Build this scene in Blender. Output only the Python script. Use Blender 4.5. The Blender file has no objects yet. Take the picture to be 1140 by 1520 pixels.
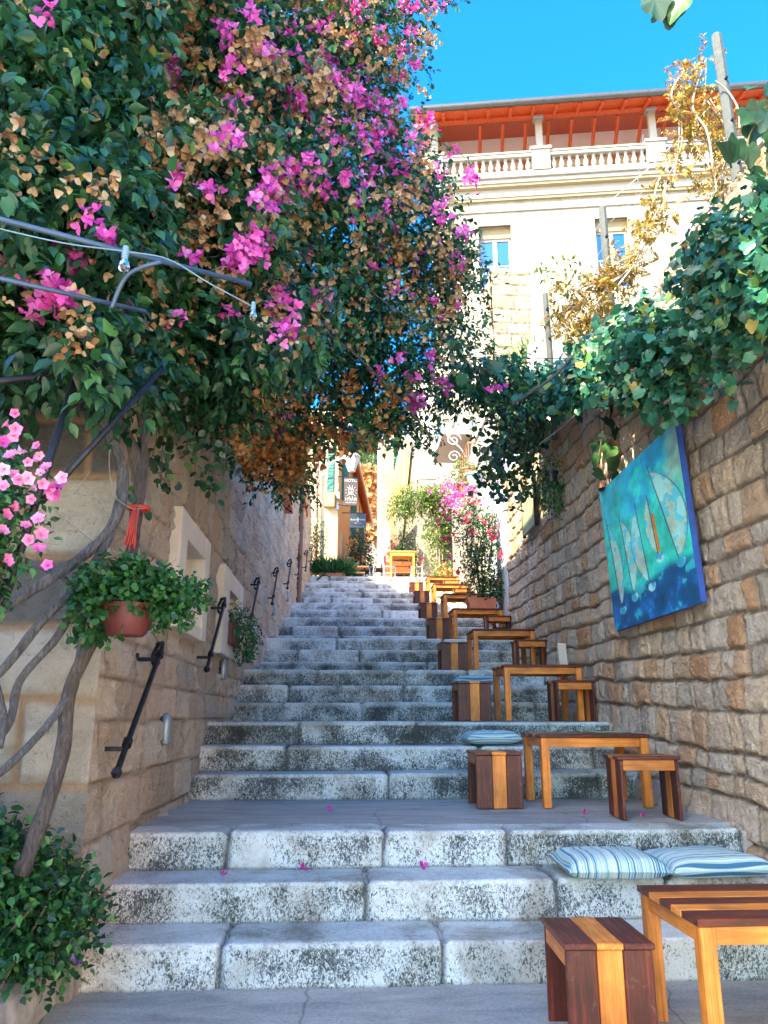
import bpy, math, random
import numpy as np
from mathutils import Vector, Matrix

# ------------------------------------------------------------------ camera, sky, sun
H = 1.4; FPX = 1142.0; PITCH = 0.259; YAW = 0.055
scn = bpy.context.scene
COL = scn.collection
cam = bpy.data.cameras.new("camera"); camo = bpy.data.objects.new("camera", cam); COL.objects.link(camo)
cam.sensor_fit = 'HORIZONTAL'; cam.sensor_width = 36; cam.lens = 36 * FPX / 1140
cam.clip_start = 0.05; cam.clip_end = 2000
camo.location = (0, 0, H); camo.rotation_euler = (math.pi / 2 + PITCH, 0, -YAW)
scn.camera = camo

SUN = Vector((-0.55, -0.50, 0.66)).normalized()
elev = math.asin(SUN.z); az = math.atan2(SUN.x, SUN.y)
world = bpy.data.worlds.new("World"); scn.world = world; world.use_nodes = True
wn = world.node_tree; wn.nodes.clear()
sky = wn.nodes.new('ShaderNodeTexSky'); sky.sky_type = 'NISHITA'; sky.sun_disc = False
sky.sun_elevation = elev; sky.sun_rotation = az; sky.air_density = 1.0; sky.dust_density = 1.2; sky.ozone_density = 3.0
hs = wn.nodes.new('ShaderNodeHueSaturation'); hs.inputs['Saturation'].default_value = 1.6; hs.inputs['Hue'].default_value = 0.503
gm = wn.nodes.new('ShaderNodeGamma'); gm.inputs[1].default_value = 1.2
bg = wn.nodes.new('ShaderNodeBackground'); bg.inputs['Strength'].default_value = 0.115
wo = wn.nodes.new('ShaderNodeOutputWorld')
wn.links.new(sky.outputs[0], hs.inputs['Color']); wn.links.new(hs.outputs[0], gm.inputs[0]); wn.links.new(gm.outputs[0], bg.inputs[0]); wn.links.new(bg.outputs[0], wo.inputs[0])
sl = bpy.data.lights.new("sun", 'SUN'); sl.energy = 2.5; sl.angle = math.radians(0.53); sl.color = (1.0, 0.91, 0.78)
so = bpy.data.objects.new("sun", sl); COL.objects.link(so); so.rotation_euler = SUN.to_track_quat('Z', 'Y').to_euler()
scn.view_settings.view_transform = 'Standard'; scn.view_settings.look = 'None'
scn.view_settings.exposure = 3.0
scn.view_settings.use_white_balance = True; scn.view_settings.white_balance_temperature = 8350; scn.view_settings.white_balance_tint = 2; scn.view_settings.gamma = 1
scn.render.engine = 'CYCLES'
scn.cycles.use_denoising = True
scn.cycles.max_bounces = 8; scn.cycles.diffuse_bounces = 5; scn.cycles.transparent_max_bounces = 4
R_ = math.radians
rng = np.random.default_rng(7)
random.seed(5)

# ------------------------------------------------------------------ measuring the place: pixel ray + one known coordinate -> world point
cpt, spt = math.cos(PITCH), math.sin(PITCH); cyw, syw = math.cos(YAW), math.sin(YAW)
FWD = np.array([syw * cpt, cyw * cpt, spt]); RGT = np.array([cyw, -syw, 0]); UPV = np.array([-syw * spt, -cyw * spt, cpt])
CAM = np.array([0, 0, H])
def at(px, py, X=None, Y=None, Z=None):
    d = FWD + (px - 570) / FPX * RGT + (760 - py) / FPX * UPV
    s = X / d[0] if X is not None else Y / d[1] if Y is not None else (Z - H) / d[2]
    return Vector(CAM + s * d)
def atn(px, py, Y):
    px, py, Y = np.broadcast_arrays(np.asarray(px, float), py, Y)
    d = FWD[None] + ((px - 570) / FPX)[:, None] * RGT + ((760 - py) / FPX)[:, None] * UPV
    return CAM + d * (Y / d[:, 1])[:, None]

# ------------------------------------------------------------------ materials
def newmat(name):
    m = bpy.data.materials.new(name); m.use_nodes = True
    nt = m.node_tree; nt.nodes.clear()
    out = nt.nodes.new('ShaderNodeOutputMaterial'); p = nt.nodes.new('ShaderNodeBsdfPrincipled')
    nt.links.new(p.outputs[0], out.inputs[0])
    return m, nt, p, out
class N:
    """tiny node helper"""
    def __init__(s, nt): s.nt = nt
    def n(s, t, **k):
        x = s.nt.nodes.new(t)
        for a, b in k.items(): setattr(x, a, b)
        return x
    def link(s, a, b): s.nt.links.new(a, b)
    def noise(s, scale, detail=4, rough=.6, dist=0, vec=None, sc=None):
        x = s.n('ShaderNodeTexNoise'); x.inputs['Scale'].default_value = scale; x.inputs['Detail'].default_value = detail
        x.inputs['Roughness'].default_value = rough; x.inputs['Distortion'].default_value = dist
        if sc is not None:
            mp = s.n('ShaderNodeMapping'); mp.inputs['Scale'].default_value = sc
            tc = s.n('ShaderNodeTexCoord'); s.link(tc.outputs['Object'], mp.inputs[0]); vec = mp.outputs[0]
        elif vec is None:
            tc = s.n('ShaderNodeTexCoord'); vec = tc.outputs['Object']
        s.link(vec, x.inputs['Vector']); return x.outputs['Fac']
    def ramp(s, fac, stops, interp='LINEAR'):
        x = s.n('ShaderNodeValToRGB'); x.color_ramp.interpolation = interp
        e = x.color_ramp.elements
        while len(e) > 1: e.remove(e[-1])
        e[0].position = stops[0][0]; e[0].color = (*stops[0][1], 1)
        for p_, c in stops[1:]:
            q = e.new(p_); q.color = (*c, 1)
        s.link(fac, x.inputs[0]); return x.outputs[0]
    def mix(s, fac, a, b, mode='MIX'):
        x = s.n('ShaderNodeMix', data_type='RGBA', blend_type=mode)
        for i, v in ((0, fac), (6, a), (7, b)):
            if hasattr(v, 'node'): s.link(v, x.inputs[i])
            elif i == 0: x.inputs[0].default_value = v
            else: x.inputs[i].default_value = (*v, 1)
        return x.outputs[2]
    def math(s, op, a, b=0.0, clamp=False):
        x = s.n('ShaderNodeMath', operation=op, use_clamp=clamp)
        for i, v in ((0, a), (1, b)):
            if hasattr(v, 'node'): s.link(v, x.inputs[i])
            else: x.inputs[i].default_value = v
        return x.outputs[0]
    def attr(s, name): x = s.n('ShaderNodeAttribute', attribute_name=name); return x
    def bump(s, hgt, strength, dist, p):
        b = s.n('ShaderNodeBump'); b.inputs['Strength'].default_value = strength; b.inputs['Distance'].default_value = dist
        s.link(hgt, b.inputs['Height']); s.link(b.outputs[0], p.inputs['Normal'])

def plain(name, col, rough=.6, metal=0, var=.25, scale=6, bump=.0, spec=.5):
    m, nt, p, o = newmat(name); g = N(nt)
    f = g.noise(scale, 5, .65)
    dark = tuple(c * (1 - var) for c in col); lite = tuple(min(1, c * (1 + var * .6)) for c in col)
    g.link(g.ramp(f, [(.3, dark), (.7, lite)]), p.inputs['Base Color'])
    p.inputs['Roughness'].default_value = rough; p.inputs['Metallic'].default_value = metal
    p.inputs['Specular IOR Level'].default_value = spec
    if bump: g.bump(g.noise(scale * 8, 5, .7), bump, .01, p)
    return m

def leafmat(name, stops, rough=.42, transl=.3, tcol=None, spec=.5):
    m, nt, p, o = newmat(name); g = N(nt)
    c = g.ramp(g.attr('rnd').outputs['Fac'], stops)
    g.link(c, p.inputs['Base Color']); p.inputs['Roughness'].default_value = rough; p.inputs['Specular IOR Level'].default_value = spec
    t = g.n('ShaderNodeBsdfTranslucent'); 
    if tcol is None: g.link(c, t.inputs[0])
    else: g.link(g.mix(1.0, c, tcol, 'MULTIPLY'), t.inputs[0])
    mx = g.n('ShaderNodeMixShader'); mx.inputs[0].default_value = transl
    g.link(p.outputs[0], mx.inputs[1]); g.link(t.outputs[0], mx.inputs[2]); g.link(mx.outputs[0], o.inputs[0])
    return m

def stonewall(name, stops, mortar, patch, bumps=.5, patch_amt=.5):
    m, nt, p, o = newmat(name); g = N(nt)
    r = g.attr('rnd').outputs['Fac']; j = g.attr('joint').outputs['Fac']
    base = g.ramp(r, stops)
    n1 = g.noise(3.2, 6, .7, .4); n2 = g.noise(22, 6, .75, .8); n3 = g.noise(70, 4, .8)
    base = g.mix(g.math('MULTIPLY', g.math('SUBTRACT', n1, .48, True), 5 * patch_amt, True), base, patch)
    base = g.mix(1.0, base, g.ramp(n2, [(.29, (.34, .28, .23)), (.36, (.80, .75, .70)), (.42, (1, .98, .96)), (.6, (1.05, 1.04, 1.03))]), 'MULTIPLY')
    n4 = g.noise(1.0, 5, .7, 1.6, sc=(30, 13, 30)); n5 = g.noise(.9, 4, .6)
    base = g.mix(1.0, base, g.ramp(n4, [(.27, (.34, .28, .23)), (.335, (.85, .82, .79)), (.38, (1, 1, 1))]), 'MULTIPLY')
    base = g.mix(1.0, base, g.ramp(n5, [(.36, (.96, .95, .93)), (.6, (1.10, 1.07, 1.02))]), 'MULTIPLY')
    base = g.mix(1.0, base, g.ramp(n3, [(.30, (.5, .45, .4)), (.39, (1, 1, 1))]), 'MULTIPLY')
    c = g.mix(j, base, g.mix(n2, mortar, tuple(x * 1.6 for x in mortar)))
    g.link(c, p.inputs['Base Color']); p.inputs['Roughness'].default_value = .88; p.inputs['Specular IOR Level'].default_value = .25
    g.bump(g.math('ADD', n2, g.math('ADD', g.math('MULTIPLY', n3, .4), g.math('MULTIPLY', n4, .8))), bumps, .07, p)
    return m

def wood(name, a, b, axis, rough=.38):
    m, nt, p, o = newmat(name); g = N(nt)
    sc = [38, 38, 38]; sc[axis] = 2.2
    n1 = g.noise(1.0, 6, .65, 1.2, sc=tuple(sc)); n2 = g.noise(4, 3, .6)
    c = g.ramp(n1, [(.28, tuple(x * .55 for x in a)), (.5, a), (.72, b)])
    c = g.mix(1.0, c, g.ramp(n2, [(.3, (.62, .58, .56)), (.6, (1.1, 1.1, 1.1))]), 'MULTIPLY')
    oi = g.n('ShaderNodeObjectInfo'); c = g.mix(1.0, c, g.ramp(oi.outputs['Random'], [(0, (.72, .66, .62)), (.5, (1, 1, 1)), (1, (1.18, 1.02, .92))]), 'MULTIPLY')
    wear = g.noise(9, 6, .75, .5); c = g.mix(g.math('MULTIPLY', g.math('SUBTRACT', wear, .60, True), 2.2, True), c, (.42, .30, .22))
    g.link(c, p.inputs['Base Color'])
    g.link(g.ramp(n1, [(.3, (rough + .15,) * 3), (.7, (rough,) * 3)]), p.inputs['Roughness'])
    g.bump(n1, .25, .004, p); return m

M = {}
DK_A, DK_B = (.075, .014, .009), (.22, .032, .015)
LT_A, LT_B = (.62, .21, .035), (.78, .34, .08)
for ax, k in enumerate('xyz'):
    M['dark' + k] = wood('dark_red_wood_' + k, DK_A, DK_B, ax)
    M['lite' + k] = wood('honey_wood_' + k, LT_A, LT_B, ax)
M['rededge'] = wood('red_edge_wood', (.2, .04, .02), (.33, .08, .035), 2)
M['rubble'] = stonewall('rubble_limestone', [(0, (.60, .56, .51)), (.25, (.86, .81, .74)), (.45, (.84, .74, .62)), (.72, (.84, .66, .50)), (.93, (.72, .44, .27)), (1, (.90, .87, .81))], (.30, .245, .20), (.70, .46, .31), 1.0, .3)
M['ashlar'] = stonewall('pink_ashlar', [(0, (.60, .47, .38)), (.3, (.86, .73, .61)), (.6, (.80, .61, .47)), (.85, (.88, .79, .69)), (1, (.60, .57, .55))], (.33, .24, .18), (.72, .46, .28), 1.0, .4)
M['quoin'] = stonewall('weathered_quoin_stone', [(0, (.13, .145, .15)), (.22, (.20, .21, .21)), (.32, (.52, .50, .46)), (.6, (.64, .62, .56)), (1, (.74, .73, .68))], (.42, .29, .19), (.20, .21, .22), .9, .5)
M['pale_stone'] = stonewall('pale_pier_stone', [(0, (.27, .22, .15)), (1, (.36, .30, .22))], (.3, .24, .17), (.75, .62, .45), .5, .3)
M['grey_stone'] = stonewall('grey_tower_stone', [(0, (.34, .32, .31)), (1, (.55, .52, .5))], (.3, .27, .24), (.4, .37, .35), .5, .3)

def stepmat():
    m, nt, p, o = newmat('pitted_step_stone'); g = N(nt)
    ris = g.attr('riser').outputs['Fac']; rnd = g.attr('rnd').outputs['Fac']; j = g.attr('joint').outputs['Fac']; wf = g.attr('bounce_warm').outputs['Fac']
    pits = g.noise(1.0, 5, .62, 1.3, sc=(72, 72, 46)); big = g.noise(3.0, 4, .6, .3); fine = g.noise(110, 3, .7)
    treadp = g.noise(1.0, 5, .7, .8, sc=(50, 120, 50))
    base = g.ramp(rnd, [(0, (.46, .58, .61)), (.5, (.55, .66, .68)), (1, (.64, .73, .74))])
    base = g.mix(g.math('MULTIPLY', wf, .75), base, (.86, .74, .64))  # warm bounced light mixed into the stone colour
    lvl = g.math('ADD', pits, g.math('ADD', g.math('MULTIPLY', g.math('SUBTRACT', big, .5), .62), g.math('SUBTRACT', g.math('MULTIPLY', g.math('SUBTRACT', rnd, .5), .09), g.math('MULTIPLY', g.attr('dirt').outputs['Fac'], .075))))
    stain = g.noise(1.6, 5, .7, .8)
    rc = g.ramp(lvl, [(.37, (.09, .105, .105)), (.46, (.36, .385, .385)), (.53, (.95, .97, .97)), (.8, (1.08, 1.08, 1.08))])
    tc = g.ramp(g.math('ADD', treadp, g.math('MULTIPLY', g.math('SUBTRACT', big, .5), .4)), [(.33, (.30, .30, .29)), (.46, (.8, .8, .8)), (.55, (1, 1, 1))])
    c = g.mix(1.0, base, g.mix(ris, tc, rc), 'MULTIPLY')
    c = g.mix(1.0, c, g.ramp(stain, [(.36, (.58, .52, .46)), (.5, (.97, .95, .92)), (.6, (1.04, 1.04, 1.04))]), 'MULTIPLY')
    c = g.mix(g.math('MULTIPLY', j, .9), c, (.07, .07, .065))
    g.link(c, p.inputs['Base Color']); p.inputs['Roughness'].default_value = .62; p.inputs['Specular IOR Level'].default_value = .35
    g.bump(g.math('ADD', lvl, g.math('MULTIPLY', fine, .3)), .7, .012, p)
    return m
M['step'] = stepmat()

def concrete():
    m, nt, p, o = newmat('worn_concrete'); g = N(nt)
    a = g.noise(1.0, 6, .65, .6, sc=(2.0, 7, 5)); b = g.noise(60, 4, .7); cr = g.n('ShaderNodeTexVoronoi', feature='DISTANCE_TO_EDGE')
    tc = g.n('ShaderNodeTexCoord'); nz = g.n('ShaderNodeTexNoise'); nz.inputs['Scale'].default_value = 3; g.link(tc.outputs['Object'], nz.inputs['Vector'])
    va = g.n('ShaderNodeVectorMath', operation='MULTIPLY_ADD'); g.link(nz.outputs['Color'], va.inputs[0]); va.inputs[1].default_value = (.12,) * 3; g.link(tc.outputs['Object'], va.inputs[2])
    g.link(va.outputs[0], cr.inputs['Vector']); cr.inputs['Scale'].default_value = .45
    c = g.ramp(a, [(.3, (.25, .25, .235)), (.5, (.36, .36, .335)), (.7, (.46, .45, .41))])
    c = g.mix(1.0, c, g.ramp(b, [(.3, (.7, .7, .7)), (.6, (1.05, 1.05, 1.05))]), 'MULTIPLY')
    c = g.mix(1.0, c, g.ramp(cr.outputs['Distance'], [(0, (.5, .5, .5)), (.003, (1, 1, 1))]), 'MULTIPLY')
    g.link(c, p.inputs['Base Color']); p.inputs['Roughness'].default_value = .7
    g.bump(b, .3, .006, p); return m
M['concrete'] = concrete()
M['bounce_stone'] = plain('pale_bounce_stone', (.76, .68, .56), .6, var=.12, scale=2, bump=.2)  # pale tone for the unseen bounce surfaces behind the camera
M['ashlar_plain'] = plain('pink_stone_render', (.58, .47, .38), .85, var=.2, scale=3, bump=.3)
M['kerb'] = plain('weathered_kerb_stone', (.48, .43, .40), .85, var=.45, scale=9, bump=.5)
M['soil'] = plain('dark_soil', (.06, .045, .035), .95, var=.5, scale=30, bump=.6)
M['frame_stone'] = plain('smooth_frame_stone', (.66, .58, .49), .7, var=.14, scale=3, bump=.12)
M['grey_pane'] = plain('grey_inner_panel', (.30, .30, .31), .5, var=.1)
M['iron'] = plain('black_iron', (.025, .027, .032), .42, metal=.6, var=.4, scale=20)
M['blue_iron'] = plain('blue_grey_painted_steel', (.05, .10, .17), .45, metal=.3, var=.3)
M['wall_lamp'] = plain('grey_metal', (.26, .30, .34), .45, metal=.5, var=.15)
M['brown_pipe'] = plain('brown_pipe', (.20, .085, .065), .45, var=.15)
M['terracotta'] = plain('terracotta', (.58, .20, .12), .7, var=.2, bump=.1)
M['terracotta_dark'] = plain('dark_terracotta', (.11, .018, .018), .5, var=.25)
M['blue_pot'] = plain('pale_blue_ceramic', (.42, .52, .62), .35, var=.08)
M['black_pot'] = plain('black_plastic', (.02, .028, .05), .4, var=.1)
M['green_paint'] = plain('green_paint', (.02, .14, .11), .5, var=.15)
M['green_panel'] = plain('faded_green_board', (.30, .36, .22), .6, var=.2)
M['white_plaster'] = plain('cream_plaster', (.27, .235, .19), .85, var=.06, scale=1.2, bump=.06)
def streaked(name, col):
    m, nt, p, o = newmat(name); g = N(nt)
    a = g.noise(1.0, 5, .7, .3, sc=(2.2, 2.2, .22)); b_ = g.noise(.7, 5, .7)
    c = g.mix(1.0, g.ramp(b_, [(.35, tuple(x * .86 for x in col)), (.6, col)]), g.ramp(a, [(.32, (.74, .70, .64)), (.5, (1, 1, 1))]), 'MULTIPLY')
    g.link(c, p.inputs['Base Color']); p.inputs['Roughness'].default_value = .85; return m
M['white_plaster'] = streaked('cream_plaster_streaked', (.30, .265, .215))
M['villa_trim'] = plain('white_trim', (.32, .29, .25), .75, var=.05, scale=2)
M['ochre_band'] = plain('ochre_moulding', (.30, .23, .14), .8, var=.1)
M['loggia'] = plain('peach_loggia_plaster', (.88, .76, .66), .85, var=.05, scale=1)
M['white_pier'] = plain('white_painted_wall', (.62, .70, .80), .7, var=.06, scale=2)
M['recess'] = plain('taupe_recess', (.45, .37, .33), .8, var=.05)
M['yellow_plaster'] = plain('yellow_cream_plaster', (.46, .36, .23), .85, var=.07, scale=1.5, bump=.05)
M['ochre_plaster'] = plain('ochre_plaster', (.52, .27, .12), .85, var=.14, scale=2, bump=.1)
M['orange_wood'] = plain('orange_varnished_wood', (.58, .08, .02), .4, var=.3, scale=10)
M['far_table'] = plain('bright_honey_wood', (.72, .34, .07), .45, var=.2, scale=8)
M['orange_shutter'] = plain('yellow_shutter', (.75, .45, .10), .6, var=.1)
M['gutter'] = plain('grey_zinc', (.10, .10, .10), .4, metal=.6, var=.1)
M['tile'] = plain('roof_tile', (.52, .24, .14), .8, var=.3, scale=5)
M['white_metal'] = plain('white_metal', (.42, .42, .42), .4, var=.06)
M['grey_metal'] = plain('chair_grey_metal', (.28, .33, .38), .4, metal=.3, var=.1)
M['old_post'] = plain('silvered_timber', (.065, .075, .072), .8, var=.3, scale=14, bump=.3)
M['rust'] = plain('rusty_iron', (.34, .13, .07), .8, var=.4, scale=12)
M['bamboo'] = plain('bamboo', (.62, .42, .28), .5, var=.25, scale=15)
M['taupe'] = plain('taupe_render', (.50, .43, .39), .85, var=.05)
M['brown_sign'] = plain('brown_sign_paint', (.05, .03, .024), .5, var=.08)
M['dark_sign'] = plain('charcoal_sign_paint', (.02, .02, .026), .4, var=.08)
M['white_ink'] = plain('white_lettering', (.42, .42, .40), .5, var=.02)
M['ink'] = plain('dark_ink', (.08, .07, .06), .5, var=.02)
M['red_cloth'] = plain('red_cloth', (.62, .03, .04), .8, var=.15)
M['red_ribbon'] = plain('red_ribbon', (.50, .035, .025), .6, var=.2)
M['rope'] = plain('pale_rope', (.26, .25, .22), .8, var=.15)
M['wire'] = plain('grey_wire', (.30, .31, .32), .5, metal=.4, var=.1)
M['blue_wire'] = plain('blue_white_cable', (.14, .26, .34), .5, var=.1)
M['menu_green'] = plain('green_menu_cover', (.10, .14, .09), .4, var=.1)
M['board'] = plain('pale_wood_board', (.60, .55, .47), .6, var=.08)
M['far_rock'] = plain('dry_hillside', (.28, .27, .17), .95, var=.4, scale=.15)
M['ground'] = plain('street_concrete_far', (.30, .29, .27), .85, var=.2, scale=.5)
M['creeper_wall'] = plain('autumn_creeper_wall', (.55, .24, .12), .9, var=.4, scale=3)
def glassmat(name, col=(.9, .95, 1), rough=.03, metal=0):
    m, nt, p, o = newmat(name); p.inputs['Base Color'].default_value = (*col, 1); p.inputs['Roughness'].default_value = rough
    p.inputs['Transmission Weight'].default_value = 1; p.inputs['IOR'].default_value = 1.45; return m
M['bulb_glass'] = glassmat('bulb_glass')
def sky_blue_pane():
    m, nt, p, o = newmat('sky_tinted_glass'); p.inputs['Base Color'].default_value = (.003, .05, .17, 1); p.inputs['Roughness'].default_value = .03  # blue base colour stands in for the reflected sky
    p.inputs['Specular IOR Level'].default_value = 1.0; p.inputs['Coat Weight'].default_value = 1; p.inputs['IOR'].default_value = 1.9; return m
M['pane'] = sky_blue_pane()
m_, nt_, p_, o_ = newmat('opal_lantern_glass'); p_.inputs['Base Color'].default_value = (.45, .45, .42, 1); p_.inputs['Roughness'].default_value = .25; M['opal'] = m_

def bark(name, a, b):
    m, nt, p, o = newmat(name); g = N(nt)
    n1 = g.noise(1.0, 7, .7, 1.4, sc=(55, 55, 9)); n2 = g.noise(7, 4, .6)
    c = g.ramp(n1, [(.32, tuple(x * .35 for x in a)), (.5, a), (.68, b)])
    c = g.mix(1.0, c, g.ramp(n2, [(.3, (.7, .68, .68)), (.6, (1.1, 1.1, 1.1))]), 'MULTIPLY')
    g.link(c, p.inputs['Base Color']); p.inputs['Roughness'].default_value = .85; g.bump(n1, .9, .02, p); return m
M['bark'] = bark('grey_vine_bark', (.095, .095, .105), (.20, .20, .21))
M['bark_brown'] = bark('brown_vine_bark', (.085, .07, .065), (.165, .14, .125))
M['stem'] = plain('green_brown_stem', (.13, .10, .05), .8, var=.3)
M['drystem'] = plain('dry_pale_stem', (.50, .40, .30), .8, var=.3)

G_DARK = [(0, (.006, .032, .018)), (.45, (.014, .075, .034)), (.8, (.04, .17, .055)), (.96, (.10, .27, .08)), (1, (.28, .27, .06))]
M['leaf'] = leafmat('bougainvillea_leaf', G_DARK, .38, .22)
M['vineleaf'] = leafmat('grape_leaf', [(0, (.010, .06, .035)), (.4, (.015, .11, .065)), (.8, (.035, .20, .13)), (.95, (.12, .26, .07)), (.985, (.25, .30, .08)), (1, (.50, .22, .04))], .36, .22)
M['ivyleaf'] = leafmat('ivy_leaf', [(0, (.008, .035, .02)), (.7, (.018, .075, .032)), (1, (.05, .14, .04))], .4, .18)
M['potleaf'] = leafmat('pot_leaf', [(0, (.01, .06, .018)), (.6, (.022, .12, .03)), (1, (.06, .22, .055))], .45, .25)
M['sunleaf'] = leafmat('light_green_leaf', [(0, (.05, .10, .02)), (.6, (.13, .21, .05)), (1, (.30, .36, .10))], .5, .35)
M['yellowleaf'] = leafmat('yellow_autumn_leaf', [(0, (.12, .10, .02)), (.5, (.32, .20, .035)), (.85, (.45, .31, .07)), (1, (.38, .11, .025))], .5, .35)
M['basil'] = leafmat('basil_leaf', [(0, (.006, .04, .015)), (.6, (.016, .09, .026)), (1, (.08, .26, .06))], .42, .2)
M['pine'] = leafmat('pine_foliage', [(0, (.03, .07, .015)), (.6, (.07, .13, .03)), (1, (.16, .22, .06))], .6, .2)
M['magenta'] = leafmat('magenta_bract', [(0, (.50, .025, .26)), (.5, (.78, .09, .46)), (1, (.92, .28, .64))], .5, .4)
M['tan'] = leafmat('dried_bract', [(0, (.34, .16, .07)), (.5, (.56, .34, .17)), (1, (.70, .54, .34))], .6, .4)
M['rustbract'] = leafmat('rusty_dried_bract', [(0, (.38, .14, .05)), (.5, (.58, .27, .10)), (1, (.72, .44, .20))], .6, .4)
M['pink'] = leafmat('pink_petunia', [(0, (.82, .18, .42)), (.6, (.88, .34, .58)), (1, (.90, .55, .72))], .5, .35)
M['pink_core'] = leafmat('petunia_throat', [(0, (.45, .02, .12)), (1, (.55, .05, .2))], .5, .2)
M['redflower'] = leafmat('crimson_bract', [(0, (.65, .01, .08)), (.6, (.80, .03, .14)), (1, (.85, .12, .28))], .5, .35)
M['orangeflower'] = leafmat('orange_flower', [(0, (.75, .20, .03)), (1, (.85, .45, .12))], .5, .35)
M['violet'] = leafmat('violet_flower', [(0, (.18, .06, .35)), (1, (.35, .18, .6))], .5, .3)

# ------------------------------------------------------------------ building helpers
def link(o, parent=None):
    COL.objects.link(o)
    if parent is not None: o.parent = parent
    return o
def tag(o, label=None, cat=None, group=None, kind=None):
    if label: o['label'] = label
    if cat: o['category'] = cat
    if group: o['group'] = group
    if kind: o['kind'] = kind
    return o
def thing(name, label, cat, loc=(0, 0, 0), rz=0, group=None):
    o = bpy.data.objects.new(name, None); o.empty_display_size = .1
    link(o); o.location = loc; o.rotation_euler = (0, 0, rz)
    return tag(o, label, cat, group)
def copy_tree(src, loc=None, rz=None, label=None):
    def cp(o, par):
        c = o.copy(); COL.objects.link(c); c.parent = par
        for ch in list(o.children): cp(ch, c)
        return c
    c = cp(src, None)
    if loc is not None: c.location = loc
    if rz is not None: c.rotation_euler = (0, 0, rz)
    if label: c['label'] = label
    return c

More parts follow.
